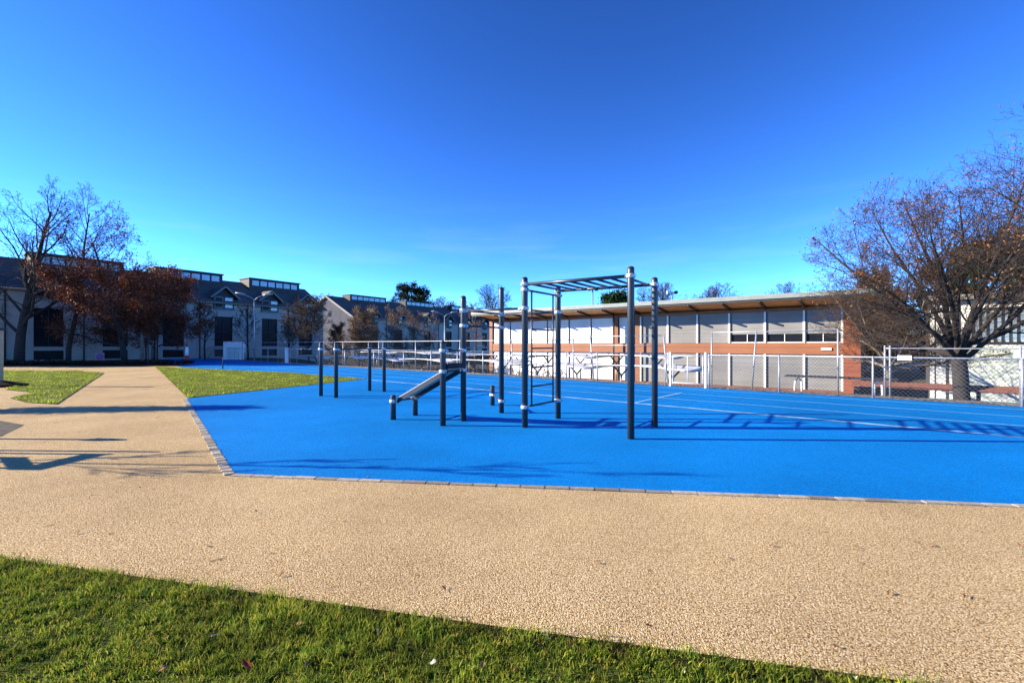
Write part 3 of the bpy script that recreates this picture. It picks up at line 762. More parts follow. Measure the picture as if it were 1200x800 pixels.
sm(487, 66, 5.4, 'second fine pale bush touching the first before the far houses', 48, 'barkpale', 'twigpale', (M['dry'], 1, .05, .4), n=(18,9,6,4), L1=3.2, st=(.1,.15,.1,.1))
sm(513, 62, 5.0, 'thin grey leafless tree by the far lamp post', 49, 'barkpale', 'twigpale')
sm(556, 60, 5.8, 'brownish leafless tree beside the pavilion left end', 50, 'barkpale', 'twigpale', (M['rust'], 1, .05, .4), L1=3.0)
# trees behind the roofs
def dome(px, y, top, rx, label, seed, leaf=None, twig='twig'):
    x = PX(px, y); zz = ground(x,y)-.03; h = top-zz
    P = dict(SPREAD, H=h-5.6, r=.26, n=(13,12,9,5), minr=.00017*y, env=(h-3.9,rx,3.95), ang=(.8,.66,.75,.8), up=(0,.012,.012,.01,0), fall=(.05,.3,.4,.4))
    return tree('bare_tree', label, 'tree', (x,y,zz), P, seed, M['bark'], M[twig], seed*.7, leaf)
dome(577, 92, 13.6, 4.6, 'large bare tree rising above the roofs left of the rig', 51)
dome(524, 130, 15.2, 5.0, 'distant bare tree above the far house roof', 52)
dome(374, 110, 14.6, 4.5, 'distant bare tree showing between the two house rows', 53, None, 'twigpale')
dome(772, 74, 11.6, 4.6, 'bare tree above the pavilion roof behind the right rig post', 54, (M['rust'],1,.07,.25))
dome(848, 70, 10.9, 3.8, 'reddish bare tree above the middle of the pavilion roof', 55, (M['rust'],1,.07,.35))
dome(812, 80, 10.6, 3.4, 'small bare treetop just clearing the pavilion roof', 56)
dome(925, 60, 9.6, 4.4, 'thin bare treetop over the right part of the pavilion roof', 57)

def conifer(name, label, px, y, h, rad, seed, m_, shape, n=7000, size=.28, cat='tree', spread=.11):
    """evergreen: trunk, limbs and needle sprays through the crown volume"""
    x = PX(px,y); z0 = ground(x,y)-.05; h -= z0
    rt = thing(name, label, cat, (x,y,z0)); rn = random.Random(seed)
    m = MB(); m.chain([(0,0,0),(.05,0,h*.5),(0,.05,h*.96)], [rad*.10,rad*.06,.03], 8); m.build('trunk', M['bark'], rt, True)
    br = MB(); tips = []
    for i in range(90):
        t = rn.uniform(.12,.98); a = rn.uniform(0,6.28); L_ = rad*shape(t)*rn.uniform(.7,1.1)
        p0 = Vector((0,0,h*t)); dz = rn.uniform(-.05,.25)*L_
        p1 = p0+Vector((math.cos(a)*L_*.6, math.sin(a)*L_*.6, dz*.8)); p2 = p0+Vector((math.cos(a)*L_, math.sin(a)*L_, dz))
        br.chain([p0,p1,p2], [.05,.035,.012], 4, False); tips.append([p0.lerp(p1,.6),p1,p2])
    cr = br.build('crown', M['twig'], rt)
    leaves(tips, n//70, size, seed, m_, 'needles', cr, 1.0, None, rad*spread)
    return rt
conifer('cedar_tree', 'dark flat topped cedar rising behind the far house roof', 482, 115, 16.8, 6.8, 3, M['needle'], lambda t: .5+.5*math.sin(min(1,t*1.05)*math.pi) if t > .55 else .55, 12000, .24, 'tree', .05)
conifer('evergreen_tree', 'round dark green evergreen behind the pavilion roof', 721, 72, 9.7, 3.0, 4, M['evergreen'], lambda t: math.sqrt(max(.02,1-((t-.58)/.44)**2)), 12000, .20)
conifer('pine_tree', 'dark pine behind the white building at the right', 1176, 30, 8.0, 3.0, 6, M['needle'], lambda t: 1.05-.6*abs(t-.6), 9000, .2)
# bushes filling the gap right of the pavilion
for i, (px, y, h) in enumerate(((1022,44,7.2),(1052,48,6.8),(1082,44,7.5),(1012,36,4.2))):
    sm(px, y, h, ['tall brown thicket just right of the pavilion end','brown thicket behind the white van','brown thicket beside the white columned building','low brown bush at the pavilion corner'][i], 60+i, 'bark', 'twig', (M['rust'],3,.10,.9,None,.2), 'bush', SMALL, h*.5, 'bush', n=(20,9,6,4), st=(.05,.1,.1,.1))
# treeline far away
def treeline():
    rg = np.random.default_rng(5); V = []; n = 9000
    X = rg.uniform(-330, 330, n); Y = 230+rg.normal(0,10,n)
    H = 7+2.5*np.sin(X*.09)+2*np.sin(X*.23+1)+rg.uniform(-1,1,n)
    Zc = H*np.sqrt(rg.random(n))
    C = np.stack([X,Y,Zc],1); s = rg.uniform(.6,1.6,(n,1))
    u = rg.normal(0,1,(n,3)); u /= np.linalg.norm(u,axis=1)[:,None]; v = np.cross(u, rg.normal(0,1,(n,3))); v /= np.linalg.norm(v,axis=1)[:,None]
    V = np.stack([C-u*s, C-v*s*.6, C+u*s, C+v*s*.6],1).reshape(-1,3)
    tag(npmesh('treeline', V, np.arange(n*4).reshape(n,4), M['dry']), 'far off brown winter trees along the horizon', None, kind='stuff')
treeline()
# low shrubs in the bed below the left trees
rh = random.Random(2); proto = None
for i in range(20):
    x = -52+i*1.38+rh.uniform(-.3,.3); y = 34.2+max(0,(x+30))*.55+rh.uniform(-.4,.5); s = rh.uniform(.8,1.2)
    if proto is None:
        proto = thing('low_shrub', 'low dark reddish shrub in the bed below the left trees', 'shrub', (x,y,0), 0, 'low shrubs in the leaf bed')
        rg = np.random.default_rng(9); n = 700
        a = rg.uniform(0,6.28,n); rr = .75*np.sqrt(rg.random(n)); C = np.stack([rr*np.cos(a), rr*np.sin(a), .05+.38*rg.random(n)*(1-.5*rr)],1)
        u = rg.normal(0,1,(n,3)); u /= np.linalg.norm(u,axis=1)[:,None]; v = np.cross(u, rg.normal(0,1,(n,3))); v /= np.linalg.norm(v,axis=1)[:,None]
        s_ = rg.uniform(.03,.07,(n,1)); V = np.stack([C-u*s_,C-v*s_*.6,C+u*s_,C+v*s_*.6],1).reshape(-1,3)
        m = MB()
        for k in range(24):
            a_ = k*2.4; m.chain([(0,0,0),(.3*math.cos(a_),.3*math.sin(a_),.22),(.6*math.cos(a_),.6*math.sin(a_),.34)],[.012,.008,.004],4,False)
        st = m.build('stems', M['twig'], proto); npmesh('leaves', V, np.arange(n*4).reshape(n,4), M['hedgeleaf'], st)
    else: dup(proto, (x,y,0), rh.uniform(0,6), s)

# ------------------------------------------------------------------ house rows at the left
def house_row(label, loc, t0, t1, dormers, boxes, ridge, eave, depth, z0, gable=False):
    hd = math.atan2(.835,.55)
    rt = thing('house_row', label, 'houses', (loc[0],loc[1],z0), hd)
    hy = depth/2
    # facade with real openings: built from piers and spandrels around recessed windows
    ww = 1.0; ops = sorted(dormers); m = MB(); x = t0
    tall = (1.35,4.85); low = (.15,1.0)
    for s in ops:
        m.box(x, s-ww, 0, .3, -1, eave)
        m.box(s-ww, s+ww, 0, .3, -1, low[0]); m.box(s-ww, s+ww, 0, .3, low[1], tall[0]); m.box(s-ww, s+ww, 0, .3, tall[1], 5.70)
        x = s+ww
    m.box(x, t1, 0, .3, -1, eave)
    m.box(t0, t1, depth-.3, depth, -1, eave)
    for xa in (t0, t1-.3):
        m.add([(xa,.3,-1),(xa+.3,.3,-1),(xa+.3,depth-.3,-1),(xa,depth-.3,-1),(xa,.3,eave),(xa+.3,.3,eave),(xa+.3,depth-.3,eave),(xa,depth-.3,eave),(xa,hy,ridge-.25),(xa+.3,hy,ridge-.25)],
              [(0,4,8,7,3),(1,2,6,9,5),(0,1,5,4),(3,7,6,2),(4,5,9,8),(8,9,6,7)])
    m.build('wall', M['render'], rt)
    rf = MB(); ov = .45; sl = (ridge-eave)/hy
    rf.extr([(-ov,eave-ov*sl+.02),(hy,ridge+.02),(depth+ov,eave-ov*sl+.02),(depth+ov,eave-ov*sl+.20),(hy,ridge+.22),(-ov,eave-ov*sl+.20)][::-1], t0-.35, t1+.35)
    roof = rf.build('roof', M['rooftile'], rt)
    if gable:
        m = MB()
        for ya, za, yb, zb in ((-ov,eave-ov*sl,hy,ridge),(depth+ov,eave-ov*sl,hy,ridge)):
            m.bar((t0-.40,ya,za+.10),(t0-.40,yb,zb+.10),.08,.34)
        m.build('verge_board', M['trim'], roof)
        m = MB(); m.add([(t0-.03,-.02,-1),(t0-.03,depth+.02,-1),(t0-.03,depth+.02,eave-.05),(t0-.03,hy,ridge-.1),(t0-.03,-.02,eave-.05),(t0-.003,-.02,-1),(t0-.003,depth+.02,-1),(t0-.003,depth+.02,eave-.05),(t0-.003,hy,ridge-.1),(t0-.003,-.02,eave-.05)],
            [(0,4,3,2,1),(5,6,7,8,9),(0,1,6,5),(1,2,7,6),(2,3,8,7),(3,4,9,8),(4,0,5,9)]); m.build('shade_toned_gable', M['gable'], rt)  # thin skin toned dark so the sunlit gable looks shaded
        m = MB(); m.box(t0-.06,t0-.033,hy-1.4,hy-.8,eave+.3,eave+1.5); m.build('window', M['glass'], rt)
    m = MB()
    m.tube((t0-.3,-ov-.07,eave-ov*sl+.10),(t1+.3,-ov-.07,eave-ov*sl+.10),.075,8); m.build('gutter', M['trim'], roof, True)
    # windows
    for s in ops:
        for (a,b), kind in ((tall,'tall'),(low,'low')):
            m = MB(); m.box(s-ww,s+ww,.20,.24,a,b); o = m.build('window', M['glass'], rt)
            m = MB()
            for xx in ((-ww+.03,ww-.03) if kind == 'low' else (-ww+.03,0,ww-.03)): m.box(s+xx-.03,s+xx+.03,.13,.195,a,b)
            for zz in ((a+.03,b-.03) if kind == 'low' else (a+.03,(a+b)/2,b-.03)): m.box(s-ww+.06,s+ww-.06,.135,.190,zz-.03,zz+.03)
            m.build('window_frame', M['slate'], o)
        # wall dormer
        d = MB()
        pk = eave+1.75; hw = 1.15
        d.add([(s-hw,-.02,eave-.85),(s+hw,-.02,eave-.85),(s+hw,-.02,eave+.75),(s,-.02,pk-.1),(s-hw,-.02,eave+.75),
               (s-hw,3.2,eave-.85),(s+hw,3.2,eave-.85),(s+hw,3.2,eave+.75),(s,3.2,pk-.1),(s-hw,3.2,eave+.75)],
              [(0,1,2,3,4),(9,8,7,6,5),(0,5,6,1),(1,6,7,2),(2,7,8,3),(3,8,9,4),(4,9,5,0)])
        do = d.build('dormer', M['slate'], rt)
        r_ = MB()
        for sg in (-1,1):
            e = hw+.45; ze = eave+.75-.45*(pk-eave-.85)/hw
            pts = [(s,-.5,pk),(s,4.2,pk),(s+sg*e,3.0,ze),(s+sg*e,-.5,ze)]
            if sg > 0: pts.reverse()
            n_ = len(pts); up = [(x_,y_,z_+.12) for x_,y_,z_ in pts]
            r_.add(pts+up, [(0,1,2,3),(7,6,5,4),(0,4,5,1),(1,5,6,2),(2,6,7,3),(3,7,4,0)])
        r_.build('dormer_roof', M['rooftile'], do)
        r_ = MB()
        for sg in (-1,1): r_.bar((s+sg*.02,-.53,pk+.04),(s+sg*(hw+.45),-.53,eave+.75-.45*(pk-eave-.85)/hw+.04),.05,.16)
        r_.build('verge_board', M['trim'], do)
        for k in (-.55,.55):
            m = MB(); m.box(s+k-.42,s+k+.42,-.05,-.025,eave-.65,eave+.55); o = m.build('dormer_window', M['glass'] if k < 0 else M['paleglass'], do)
            m = MB()
            for xx in (-.44,.44): m.box(s+k+xx-.03,s+k+xx+.03,-.085,-.055,eave-.68,eave+.58)
            m.box(s+k-.40,s+k+.40,-.08,-.055,eave-.70,eave-.63); m.box(s+k-.40,s+k+.40,-.08,-.055,eave+.53,eave+.6)
            m.build('window_frame', M['frame'], o)
        m = MB(); m.box(s-hw-.05,s+hw+.05,-.14,-.03,eave-.95,eave-.80); m.build('sill', M['trim'], do)
    # roof boxes with strip windows
    for a, b in boxes:
        m = MB(); zt = ridge+.60; m.box(a,b,hy-1.9,hy+.5,ridge-1.35,zt); m.box(a-.1,b+.1,hy-2.1,hy+.6,zt+.003,zt+.12)
        bx = m.build('roof_box', M['slate'], rt)
        k = 6; wd = (b-a-.6)/k
        for i in range(k):
            xa = a+.3+i*wd; m = MB(); m.box(xa+.1,xa+wd-.1,hy-1.94,hy-1.905,ridge-.25,ridge+.40); m.build('strip_window', M['paleglass'], bx)
    # downpipes between houses
    mids = [(p+q_)/2 for p, q_ in zip(ops, ops[1:])]
    for s in mids:
        m = MB(); m.tube((s,-.07,-.5),(s,-.07,eave-.3),.055,8); m.build('downpipe', M['slate'], rt, True)
    # chimney
    m = MB(); c_ = t1-1.9; m.box(c_-.3,c_+.3,hy-.3,hy+.3,ridge-.5,ridge+.8); m.box(c_-.38,c_+.38,hy-.38,hy+.38,ridge+.803,ridge+.93); m.build('chimney', M['slate'], roof)
    return rt
house_row('long shaded grey house row with dormers behind the left trees', (-44,39.6), -9, 31.3, [-7.4,-2.3,3.2,8.0,13.0,18.1,23.6,28.6], [(-8.4,-1.6),(2.6,9.6),(12.4,19.4),(22.6,29.6)], 9.55, 6.55, 10, 0)
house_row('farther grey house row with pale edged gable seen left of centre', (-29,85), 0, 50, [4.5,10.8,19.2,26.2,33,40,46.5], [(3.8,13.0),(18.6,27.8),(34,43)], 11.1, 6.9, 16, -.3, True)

# ------------------------------------------------------------------ pavilion at the right
prz = math.atan2(-.79,1); pd = 1.274
def pv(): pass
P0 = Vector((-2.35, 48.86, 0))                 # left end of the facade
pav = thing('school_pavilion', 'two storey pavilion with orange timber bands and white slat blinds', 'school building', (P0.x,P0.y,0), prz)
LN = 24.35*pd                                  # facade length
zg = -2.35
def sx(x): return (x-P0.x)*pd                  # world x on the facade to distance along it
bays = [sx(v) for v in (-2.06,-.26,1.44,3.3,5.2,7.0,8.7)], [sx(v) for v in (10.72,12.5,14.3,16.1,17.95,19.8,21.45)]
m = MB()
m.box(.3,LN-.3,.32,9,zg,3.99); m.build('wall', M['slate'], pav)
m = MB(); m.box(-.0,.42,-.05,9.05,zg,3.98); m.build('end_panel', M['cedar'], pav)
m = MB(); m.box(sx(21.48),LN+.25,-.06,9.1,zg,3.97); m.build('brick_pier', M['brick'], pav)
m = MB(); m.box(.42,sx(21.48),-.02,.30,.88,1.66); m.build('timber_band', M['cedar'], pav)
m = MB(); m.box(.42,sx(21.48),-.03,.30,zg,-1.50); m.build('base', M['brick'], pav)
m = MB(); m.box(.42,sx(21.48),-.01,.30,3.86,4.10); m.build('head_band', M['cedar'], pav)
m = MB(); m.box(sx(8.72),sx(9.12),-.03,.30,-1.5,.878); m.box(sx(8.72),sx(9.12),-.03,.30,1.662,3.858)
m.box(sx(10.25),sx(10.62),-.03,.30,-1.5,.878); m.box(sx(10.25),sx(10.62),-.03,.30,1.662,3.858); m.build('timber_pier', M['cedar'], pav)
for x in (9.0, 10.45):
    m = MB(); m.tube((sx(x),-.55,zg),(sx(x),-.55,4.25),.075,10); m.build('column', M['steel'], pav, True)
openings = []
for grp in bays:
    for a, b in zip(grp, grp[1:]): openings.append((a+.11,b-.11))
openings.append((sx(9.18),sx(10.2)))
for i, (a, b) in enumerate(openings):
    right = a > sx(10.7)
    bm_ = M['shutter'] if right else M['blindwhite']
    for lvl, (z0, z1) in enumerate(((-1.49,.872),(1.668,3.855))):
        partly = right and lvl == 1 and a > sx(15.9)
        zb = z0+.62 if partly else z0
        m = MB(); m.box(a,b,.08,.11,zb,z1); m.build('blind', bm_, pav)
        if partly:
            m = MB(); m.box(a,b,.14,.17,z0+.06,zb-.002); o = m.build('window', M['glass'], pav)
            m = MB(); m.box((a+b)/2-.02,(a+b)/2+.02,.10,.135,z0+.06,zb-.002); m.box(a,b,.03,.135,z0,z0+.057); m.build('window_frame', M['white'], o)
for grp in bays:
    for k, x in enumerate(grp):
        for z0, z1 in ((-1.498,.876),(1.664,3.857)):
            right = x > sx(10.6)
            m = MB(); m.box(x-.09,x+.035,-.005,.25,z0,z1); o = m.build('mullion', M['white'], pav)
            m = MB(); m.box(x+.036,x+.11,.02,.25,z0,z1); m.build('guide_rail', M['steel'], o)
# roof: rises outward, dark rafters under orange boards, pale edge
m = MB(); m.extr([(9.3,4.0),(.3,4.16),(-2.1,4.48),(-2.1,4.54),(.3,4.22),(9.3,4.06)], -.5, LN+1.0); m.build('soffit', M['soffit'], pav)
m = MB(); m.extr([(9.4,4.43),(.3,4.23),(-2.12,4.55),(-2.22,4.58),(-2.22,4.88),(9.4,4.86)], -.6, LN+1.1); rfp = m.build('roof', M['fascia'], pav)
m = MB(); m.box(-.6,LN+1.1,-2.15,-2.105,4.44,4.545); m.build('roof_edge', M['steel'], rfp)
k = 0; x = .25
while x < LN+.8:
    m = MB(); m.extr([(-.06,4.02),(-2.42,4.34),(-2.42,4.47),(-2.16,4.43),(-.06,4.222)], x-.05, x+.05); m.build('rafter', M['steel'], pav)
    x += 1.83*pd/1.0
m = MB(); m.bbox(sx(20.55),sx(21.0),-.10,-.025,1.17,1.33,.01); m.build('wall_lamp', M['white'], pav)
# poles behind the roof
for px, y, h, lb in ((694.5,62,9.0,'thin floodlight pole above the pavilion roof inside the rig'),(787.5,62,8.6,'floodlight pole with side lamps above the roof behind the rig')):
    x = PX(px,y); t = thing('floodlight_pole', lb, 'light pole', (x,y,ground(x,y)))
    hh = h-ground(x,y); m = MB(); m.tube((0,0,0),(0,0,hh),.13,8,.09); m.build('pole', M['galv'], t, True)
    for sgn in (-1,1):
        m = MB(); m.bar((0,0,hh-.1),(sgn*.5,0,hh-.02),.08,.08); m.box(sgn*.5-.2,sgn*.5+.2,-.25,.1,hh-.25,hh+.12); m.build('lamp_head', M['steel'] if sgn > 0 else M['white'], t)

# ------------------------------------------------------------------ white building, wall, van at the right
W0 = fp(1090, 38.5); wz = ground(W0.x,W0.y)-.1
wb = thing('white_building', 'white rendered building with dark barred window and turquoise base at right', 'building', (W0.x,W0.y,0), frz)
m = MB(); m.box(1.05,12,.0,8,wz,3.55); m.build('wall', M['plaster'], wb)
m = MB(); m.box(0,1.047,1.1,8,wz,3.54); m.build('recess_wall', M['darkwall'], wb)
m = MB(); m.box(1.06,12,-.012,-.002,wz+.32,1.50); m.build('mural', M['mural'], wb)
m = MB(); m.box(1.04,12.02,-.03,-.0135,wz,wz+.317); m.build('painted_base', M['turq'], wb)
for xa, xb in ((0,.15),(.21,.53),(.66,.84)):
    m = MB(); m.box(xa,xb,-.02,.28,wz+.32,3.54); o = m.build('column', M['plaster'], wb)
    m = MB(); m.box(xa-.02,xb+.02,-.04,.30,wz,wz+.317); m.build('column_base', M['turq'], o)
m = MB(); m.box(-.2,12.3,-.4,8.4,3.553,3.78); m.build('roof', M['trim'], wb)
m = MB(); m.box(1.35,11.5,-.015,-.003,1.70,3.05); o = m.build('window', M['paleglass'], wb)
m = MB()
for k in range(44): m.box(1.38+k*.23,1.425+k*.23,-.07,-.018,1.66,3.10)
m.box(1.3,11.6,-.11,-.071,1.58,1.66); m.box(1.3,11.6,-.11,-.071,3.10,3.16); m.build('window_bars', M['steel'], o)
# low dark wall with brown coping
q0 = fp(1000, 27.4); z_ = ground(q0.x,q0.y)-.3
lw = thing('garden_wall', 'low dark wall with brown tiled coping behind the right fence', 'wall', (q0.x,q0.y,0), frz)
wl = (fp(1088,27.4)-q0).length
m = MB(); m.box(0,wl,.1,.4,z_-.4,.018); m.build('wall', M['darkwall'], lw)
for x in (wl+1.2, wl+2.6, wl+4.0):
    m = MB(); m.box(x-.05,x+.05,.2,.3,z_-.4,.018); m.build('post', M['steel'], lw)
m = MB(); m.extr([(-.12,.02),(.62,.02),(.62,.10),(.3,.22),(-.12,.08)][::-1], -.05, 13.05); m.build('coping', M['coping'], lw)
# dark bench table
q0 = fp(930, 25.6); z_ = ground(q0.x,q0.y)
bt = thing('picnic_bench', 'long dark slatted bench on white legs behind the right fence', 'bench', (q0.x,q0.y,z_-.05), frz)
m = MB()
for k in range(4): m.box(-.3,2.9,k*.16,k*.16+.13,.78,.83)
m.build('seat', M['steel'], bt)
for x in (.1,2.4):
    m = MB(); m.chain([(x-.12,.3,0),(x-.1,.3,.6),(x,.3,.76),(x+.1,.3,.6),(x+.12,.3,0)],.035,8); m.build('leg', M['white'], bt, True)
# van
q0 = Vector((PX(1060,36),36,0)); zv = ground(q0.x,q0.y)
vn = thing('parked_van', 'white van parked beyond the wall between the trees', 'van', (q0.x,q0.y,zv), frz)
m = MB(); m.extr([(-1,.35),(1,.35),(1,1.15),(.88,2.02),(.75,2.15),(-.75,2.15),(-.88,2.02),(-1,1.15)][::-1], -1.6, 1.9)
m.add([(-1.6,-1,.35),(-1.6,1,.35),(-1.6,1,1.15),(-1.6,-1,1.15),(-2.5,-.95,.35),(-2.5,.95,.35),(-2.5,.9,.95),(-2.5,-.9,.95)], [(0,4,7,3),(1,2,6,5),(3,7,6,2),(4,5,6,7),(0,1,5,4)])
m.build('body', M['vanwhite'], vn)
for x0, x1 in ((-1.4,-.4),(-.2,.8),(.9,1.8)):
    m = MB(); m.add([(x0,-1.012,1.2),(x1,-1.012,1.2),(x1,-.90,1.95),(x0,-.90,1.95)], [(0,1,2,3)]); m.build('window', M['glass'], vn)
for x in (-1.7,1.2):
    for y in (-.95,.95):
        m = MB(); m.tube((x,y-.1,.33),(x,y+.1,.33),.33,16); m.build('wheel', M['tyre'], vn, True)

# ------------------------------------------------------------------ lamps, signs, odds and ends
def twin_lamp(px, y, h, label):
    x = PX(px,y); z0 = ground(x,y); t = thing('street_lamp', label, 'street lamp', (x,y,z0), .3); hh = h-z0
    m = MB(); m.tube((0,0,0),(0,0,hh-.5),.07,8,.045); m.build('pole', M['galv'], t, True)
    for s in (-1,1):
        m = MB(); m.chain([(0,0,hh-.52),(s*.35,0,hh-.25),(s*.9,0,hh-.02)],.03,6); a = m.build('arm', M['galv'], t, True)
        m = MB(); m.chain([(s*.75,0,hh-.06),(s*1.0,0,hh+.0),(s*1.55,0,hh+.10)],[.05,.10,.06],8); m.build('lamp_head', M['galv'], a, True)
twin_lamp(298, 43, 6.2, 'twin headed street lamp in front of the left house row')
twin_lamp(521, 55, 5.4, 'twin headed street lamp in front of the far house row')
# white board shelter and goal
p = fp(274, 22.9)
t = thing('white_cabinet', 'white painted sheet cabinet with scribbled lower half at the far court end', 'cabinet', (p.x,p.y,0), .05)
m = MB(); m.bbox(-.85,.85,-.4,.4,.02,1.85,.03); m.build('body', M['white'], t)
m = MB(); m.box(-.9,.9,-.45,.45,1.853,1.90); m.build('lid', M['trim'], t)
m = MB()
for k in range(9): m.box(-.45+k*.14,-.44+k*.14+.012*(k%3),-.405,-.401,.12+.05*(k%2),.75+.12*((k*7)%4))
m.build('grime', M['frame'], t)
p = fp(253, 22.6)
t = thing('goal', 'small tubular steel goal frame beside the white cabinet', 'goal', (p.x,p.y,0), .05)
m = MB()
for y in (0,1.2): m.chain([(-1.6,y,.02),(-.7,y,1.35),(1.1,y,1.38),(1.1,y,.02)],.04,8)
for x,z in ((-1.6,.04),(-.7,1.35),(1.1,1.38)): m.tube((x,0,z),(x,1.2,z),.035,8)
m.build('frame', M['galv'], t, True)
m = MB()
for i in range(8): m.tube((-.7+i*.24,1.2,.03),(-.7+i*.24,1.2,1.35),.008,4)
for i in range(5): m.tube((-1.0,1.2,.2+i*.25),(1.1,1.2,.2+i*.25),.008,4)
m.build('net', M['galv'], t)
p = Vector((PX(282,50),50,0))
t = thing('notice_board', 'narrow white notice board on a post right of the white cabinet', 'sign', (PX(286.5,46.5),46.5,0))
m = MB(); m.tube((0,0,0),(0,0,1.7),.03,8); m.build('post', M['galv'], t, True)
m = MB(); m.bbox(-.13,.13,-.05,-.03,.75,1.62,.005); m.build('panel', M['white'], t)
p = fp(336, 22.6)
t = thing('white_post', 'thick short white post at the left end of the canopies', 'post', (p.x,p.y,-.05))
m = MB(); m.bbox(-.11,.11,-.11,.11,0,1.32,.012); m.build('shaft', M['white'], t)
m = MB(); m.slab([(-.13,-.13),(.13,-.13),(.13,.13),(-.13,.13)],1.322,1.36); m.build('cap', M['galv'], t)
# marker cone
t = thing('marker_post', 'slim red and white marker cone standing on the far court end', 'marker', (PX(219,40),40,.01))
m = MB(); m.lathe([(.30,0),(.30,.05),(.26,.06)],(0,0,0),14); b_ = m.build('base', M['rubber'], t, True)
m = MB(); m.lathe([(.2,.06),(.16,.6)],(0,0,0),14); m.lathe([(.10,1.35),(.04,1.75)],(0,0,0),14); m.build('red_band', M['red'], t, True)
m = MB(); m.lathe([(.158,.603),(.102,1.347)],(0,0,0),14); m.build('white_band', M['white'], t, True)
t = thing('stake', 'short thin dark stake at the far edge of the lawn wedge', 'stake', (PX(261,29.2),29.2,0))
m = MB(); m.chain([(0,0,0),(.01,0,.4),(0,.01,.62)],[.035,.03,.028],8); m.build('shaft', M['bark'], t, True)
m = MB(); m.lathe([(.03,.62),(.034,.64),(.01,.67)],(0,0,0),8); m.build('top', M['wood'], t, True)
# round sign on low board
t = thing('round_sign', 'small blue round sign with red rim on a grey board under the trees', 'sign', (PX(117,36.5),36.5,0), .6)
m = MB(); m.bbox(-.27,.27,-.02,.02,.33,.89,.01); m.build('board', M['frame'], t)
m = MB(); m.tube((0,-.022,.62),(0,-.034,.62),.26,24); m.build('rim', M['red'], t)
m = MB(); m.tube((0,-.035,.62),(0,-.042,.62),.19,24); m.build('disc', M['signblue'], t)
m = MB(); m.bar((-.13,-.045,.75),(.13,-.045,.49),.006,.05); m.build('slash', M['red'], t)
m = MB()
for x in (-.25,.25): m.box(x-.02,x+.02,-.015,.015,0,.30)
m.build('leg', M['galv'], t)
# pale poles below the beech
for px, y, h, r_, lb in ((166,38.5,2.25,.13,'thickest pale grey pole below the beech'),(173.5,41,1.9,.06,'brownish stake right of the thick pale pole'),(178,41.5,2.2,.07,'pale stake, left one of the tied pair'),(182.5,41.5,2.2,.07,'pale stake, right one of the tied pair')):
    x = PX(px,y); t = thing('stake', lb, 'stake', (x,y,0)); m = MB(); m.chain([(0,0,0),(.02,0,h*.5),(.01,.02,h)],[r_,r_*.95,r_*.9],10); m.build('shaft', M['barkpale'], t, True)
    m = MB(); m.lathe([(r_*.92,h),(r_*.95,h+.03),(r_*.4,h+.06)],(.01,.02,0),10); m.build('top', M['trim'], t, True)
# wooden post at the left edge
t = thing('wooden_post', 'square pale wooden post with dark cap at the left lawn edge', 'post', (-18.85,17.0,0))
m = MB(); m.bbox(-.16,.09,-.11,.11,0,2.05,.012); m.build('shaft', M['wood'], t)
m = MB(); m.slab([(-.19,-.14),(.12,-.14),(.12,.14),(-.19,.14)],2.052,2.14); m.build('cap', M['slate'], t)
m = MB(); m.lathe([(.9,.016),(.7,.08),(.35,.17),(.2,.2)],(0,0,0),18); m.build('soil_mound', M['soil'], t, True)
# things outside the left frame whose shadows cross the path
t = tree('bare_tree', 'leafless tree beyond the left frame whose shadow crosses the path', 'tree', (-17.3,10.55,0), dict(TALL, H=4.1, r=.15, L1=.8, n=(26,8,5,3), st=(.45,.15,.1,.1), fall=(.7,.5,.5,.4)), 71, M['bark'], M['twig'], 0, (M['dry'],3,.05,1.0))
tree('bare_tree', 'thin leafless sapling beyond the left frame beside the path', 'tree', (-12.6,6.35,0), dict(TALL, H=5.2, r=.05, L1=1.4, n=(7,5,3,2), st=(.35,.15,.1,.1), ang=(.35,.5,.5,.5)), 72, M['bark'], M['twig'], 0)
t = thing('lamp_bollard', 'slim bollard with oval head beyond the left frame', 'bollard', (-9.75,7.55,0))
m = MB(); m.tube((0,0,0),(0,0,1.05),.045,12); m.build('post', M['post'], t, True)
m = MB(); m.lathe([(.05,1.05),(.10,1.12),(.11,1.18),(.06,1.30),(.02,1.33)],(0,0,0),14); m.build('head', M['steel'], t, True)
t = thing('leaning_bars', 'low tubular leaning bar frame beyond the left frame', 'exercise bars', (-8.55,6.2,0))
for y0, hh in ((.35,1.10),(-.40,1.02),(.12,.74),(.52,1.30)):
    m = MB(); m.tube((0,y0,0),(0,y0,hh),.035,12); m.build('post', M['post'], t, True)
m = MB(); m.bar((0,.36,1.02),(0,-.47,.98),.10,.10); m.build('top_bar', M['bar'], t)
m = MB(); m.bar((0,-.46,.96),(0,.14,.66),.10,.10); m.build('strut', M['bar'], t)
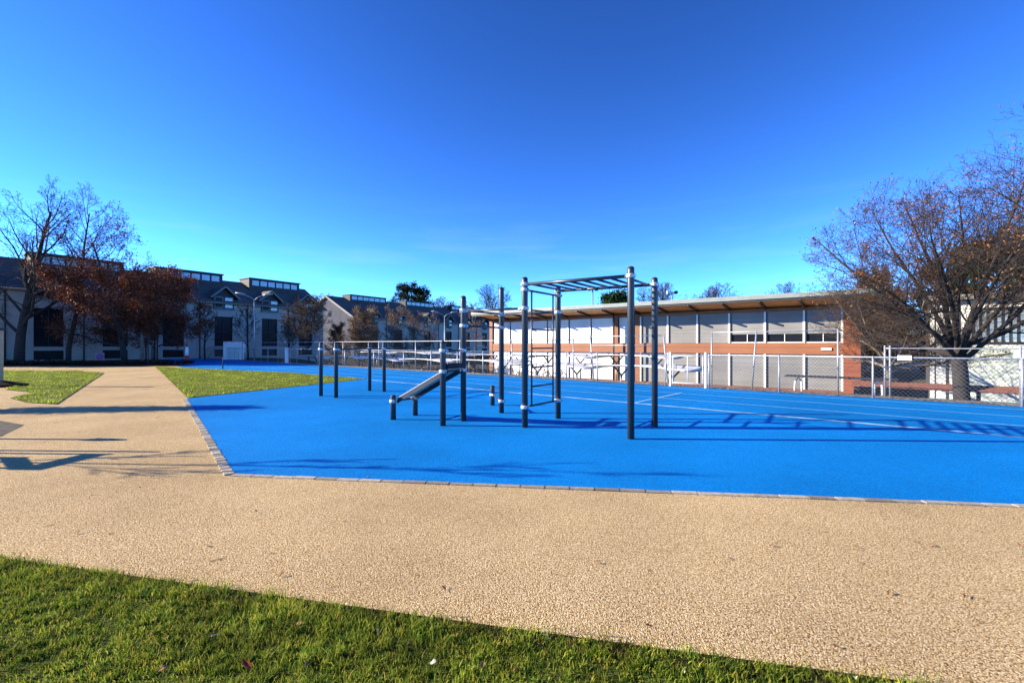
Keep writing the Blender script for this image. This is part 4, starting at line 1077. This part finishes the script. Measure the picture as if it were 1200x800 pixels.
# fallen leaves
def leaf_mesh(seed, s):
    rn = random.Random(seed); m = MB(); prof = [0,.30,.46,.42,.24,0]; n = len(prof)
    L_, R_, C2 = [], [], []
    for i, w_ in enumerate(prof):
        y = (i/(n-1)-.5)*2*s; cz = .25*s*math.sin(i*.9+rn.random())
        C2.append((0,y,cz)); L_.append((-w_*s,y,cz+.3*s*w_+.1*s*rn.random())); R_.append((w_*s,y,cz+.3*s*w_+.1*s*rn.random()))
    v = L_+C2+R_; f = []
    for i in range(n-1): f += [(i,i+1,n+i+1,n+i),(n+i,n+i+1,2*n+i+1,2*n+i)]
    m.add(v, f); return m
rl = random.Random(12)
lspec = []
for i in range(26):
    x = rl.uniform(-3.6,1.6); ytop = 2.40-.22*x; lspec.append((x, rl.uniform(max(2.1,ytop-1.0), ytop), .052, ['deadleaf','deadleaf','paleleaf'][i%3]))
for (x,y,z,mm) in lspec:
    lb = {'deadleaf':'small curled brown leaf lying in the front lawn','paleleaf':'small bleached pale leaf lying in the front lawn'}[mm]
    o = leaf_mesh(int(x*1000)+9, rl.uniform(.014,.026)).build('fallen_leaf', M[mm]); o.location = (x,y,z-.012); o.rotation_euler = (rl.uniform(-.2,.2),rl.uniform(-.45,-.1),rl.uniform(0,6))
    tag(o, lb, 'leaf', 'brown leaves in the front lawn' if mm == 'deadleaf' else 'pale leaves in the front lawn')
for px, py, lb in ((288,794,'largest red leaf low in the front lawn'),):
    y = F*EYE/(py-404); o = leaf_mesh(77,.038).build('fallen_leaf', M['redleaf']); o.location = (PX(px,y),y,.06); o.rotation_euler = (.5,.2,1.0); tag(o, lb, 'leaf')
for px, py in ((520,690),(700,660),(760,735),(240,640),(90,625),(610,600),(980,760),(1130,700),(330,675),(430,560),(140,545),(1090,640),(405,613),(164,572),(178,560),(300,600),(848,653),(1042,696),(904,640),(1003,642),(1195,640)):
    y = F*EYE/(py-404); o = leaf_mesh(px,.022).build('fallen_leaf', M['deadleaf']); o.location = (PX(px,y),y,.012); o.rotation_euler = (0,0,px*.37)
    tag(o, 'small dark leaf lying on the tan path', 'leaf', 'leaves on the tan path')
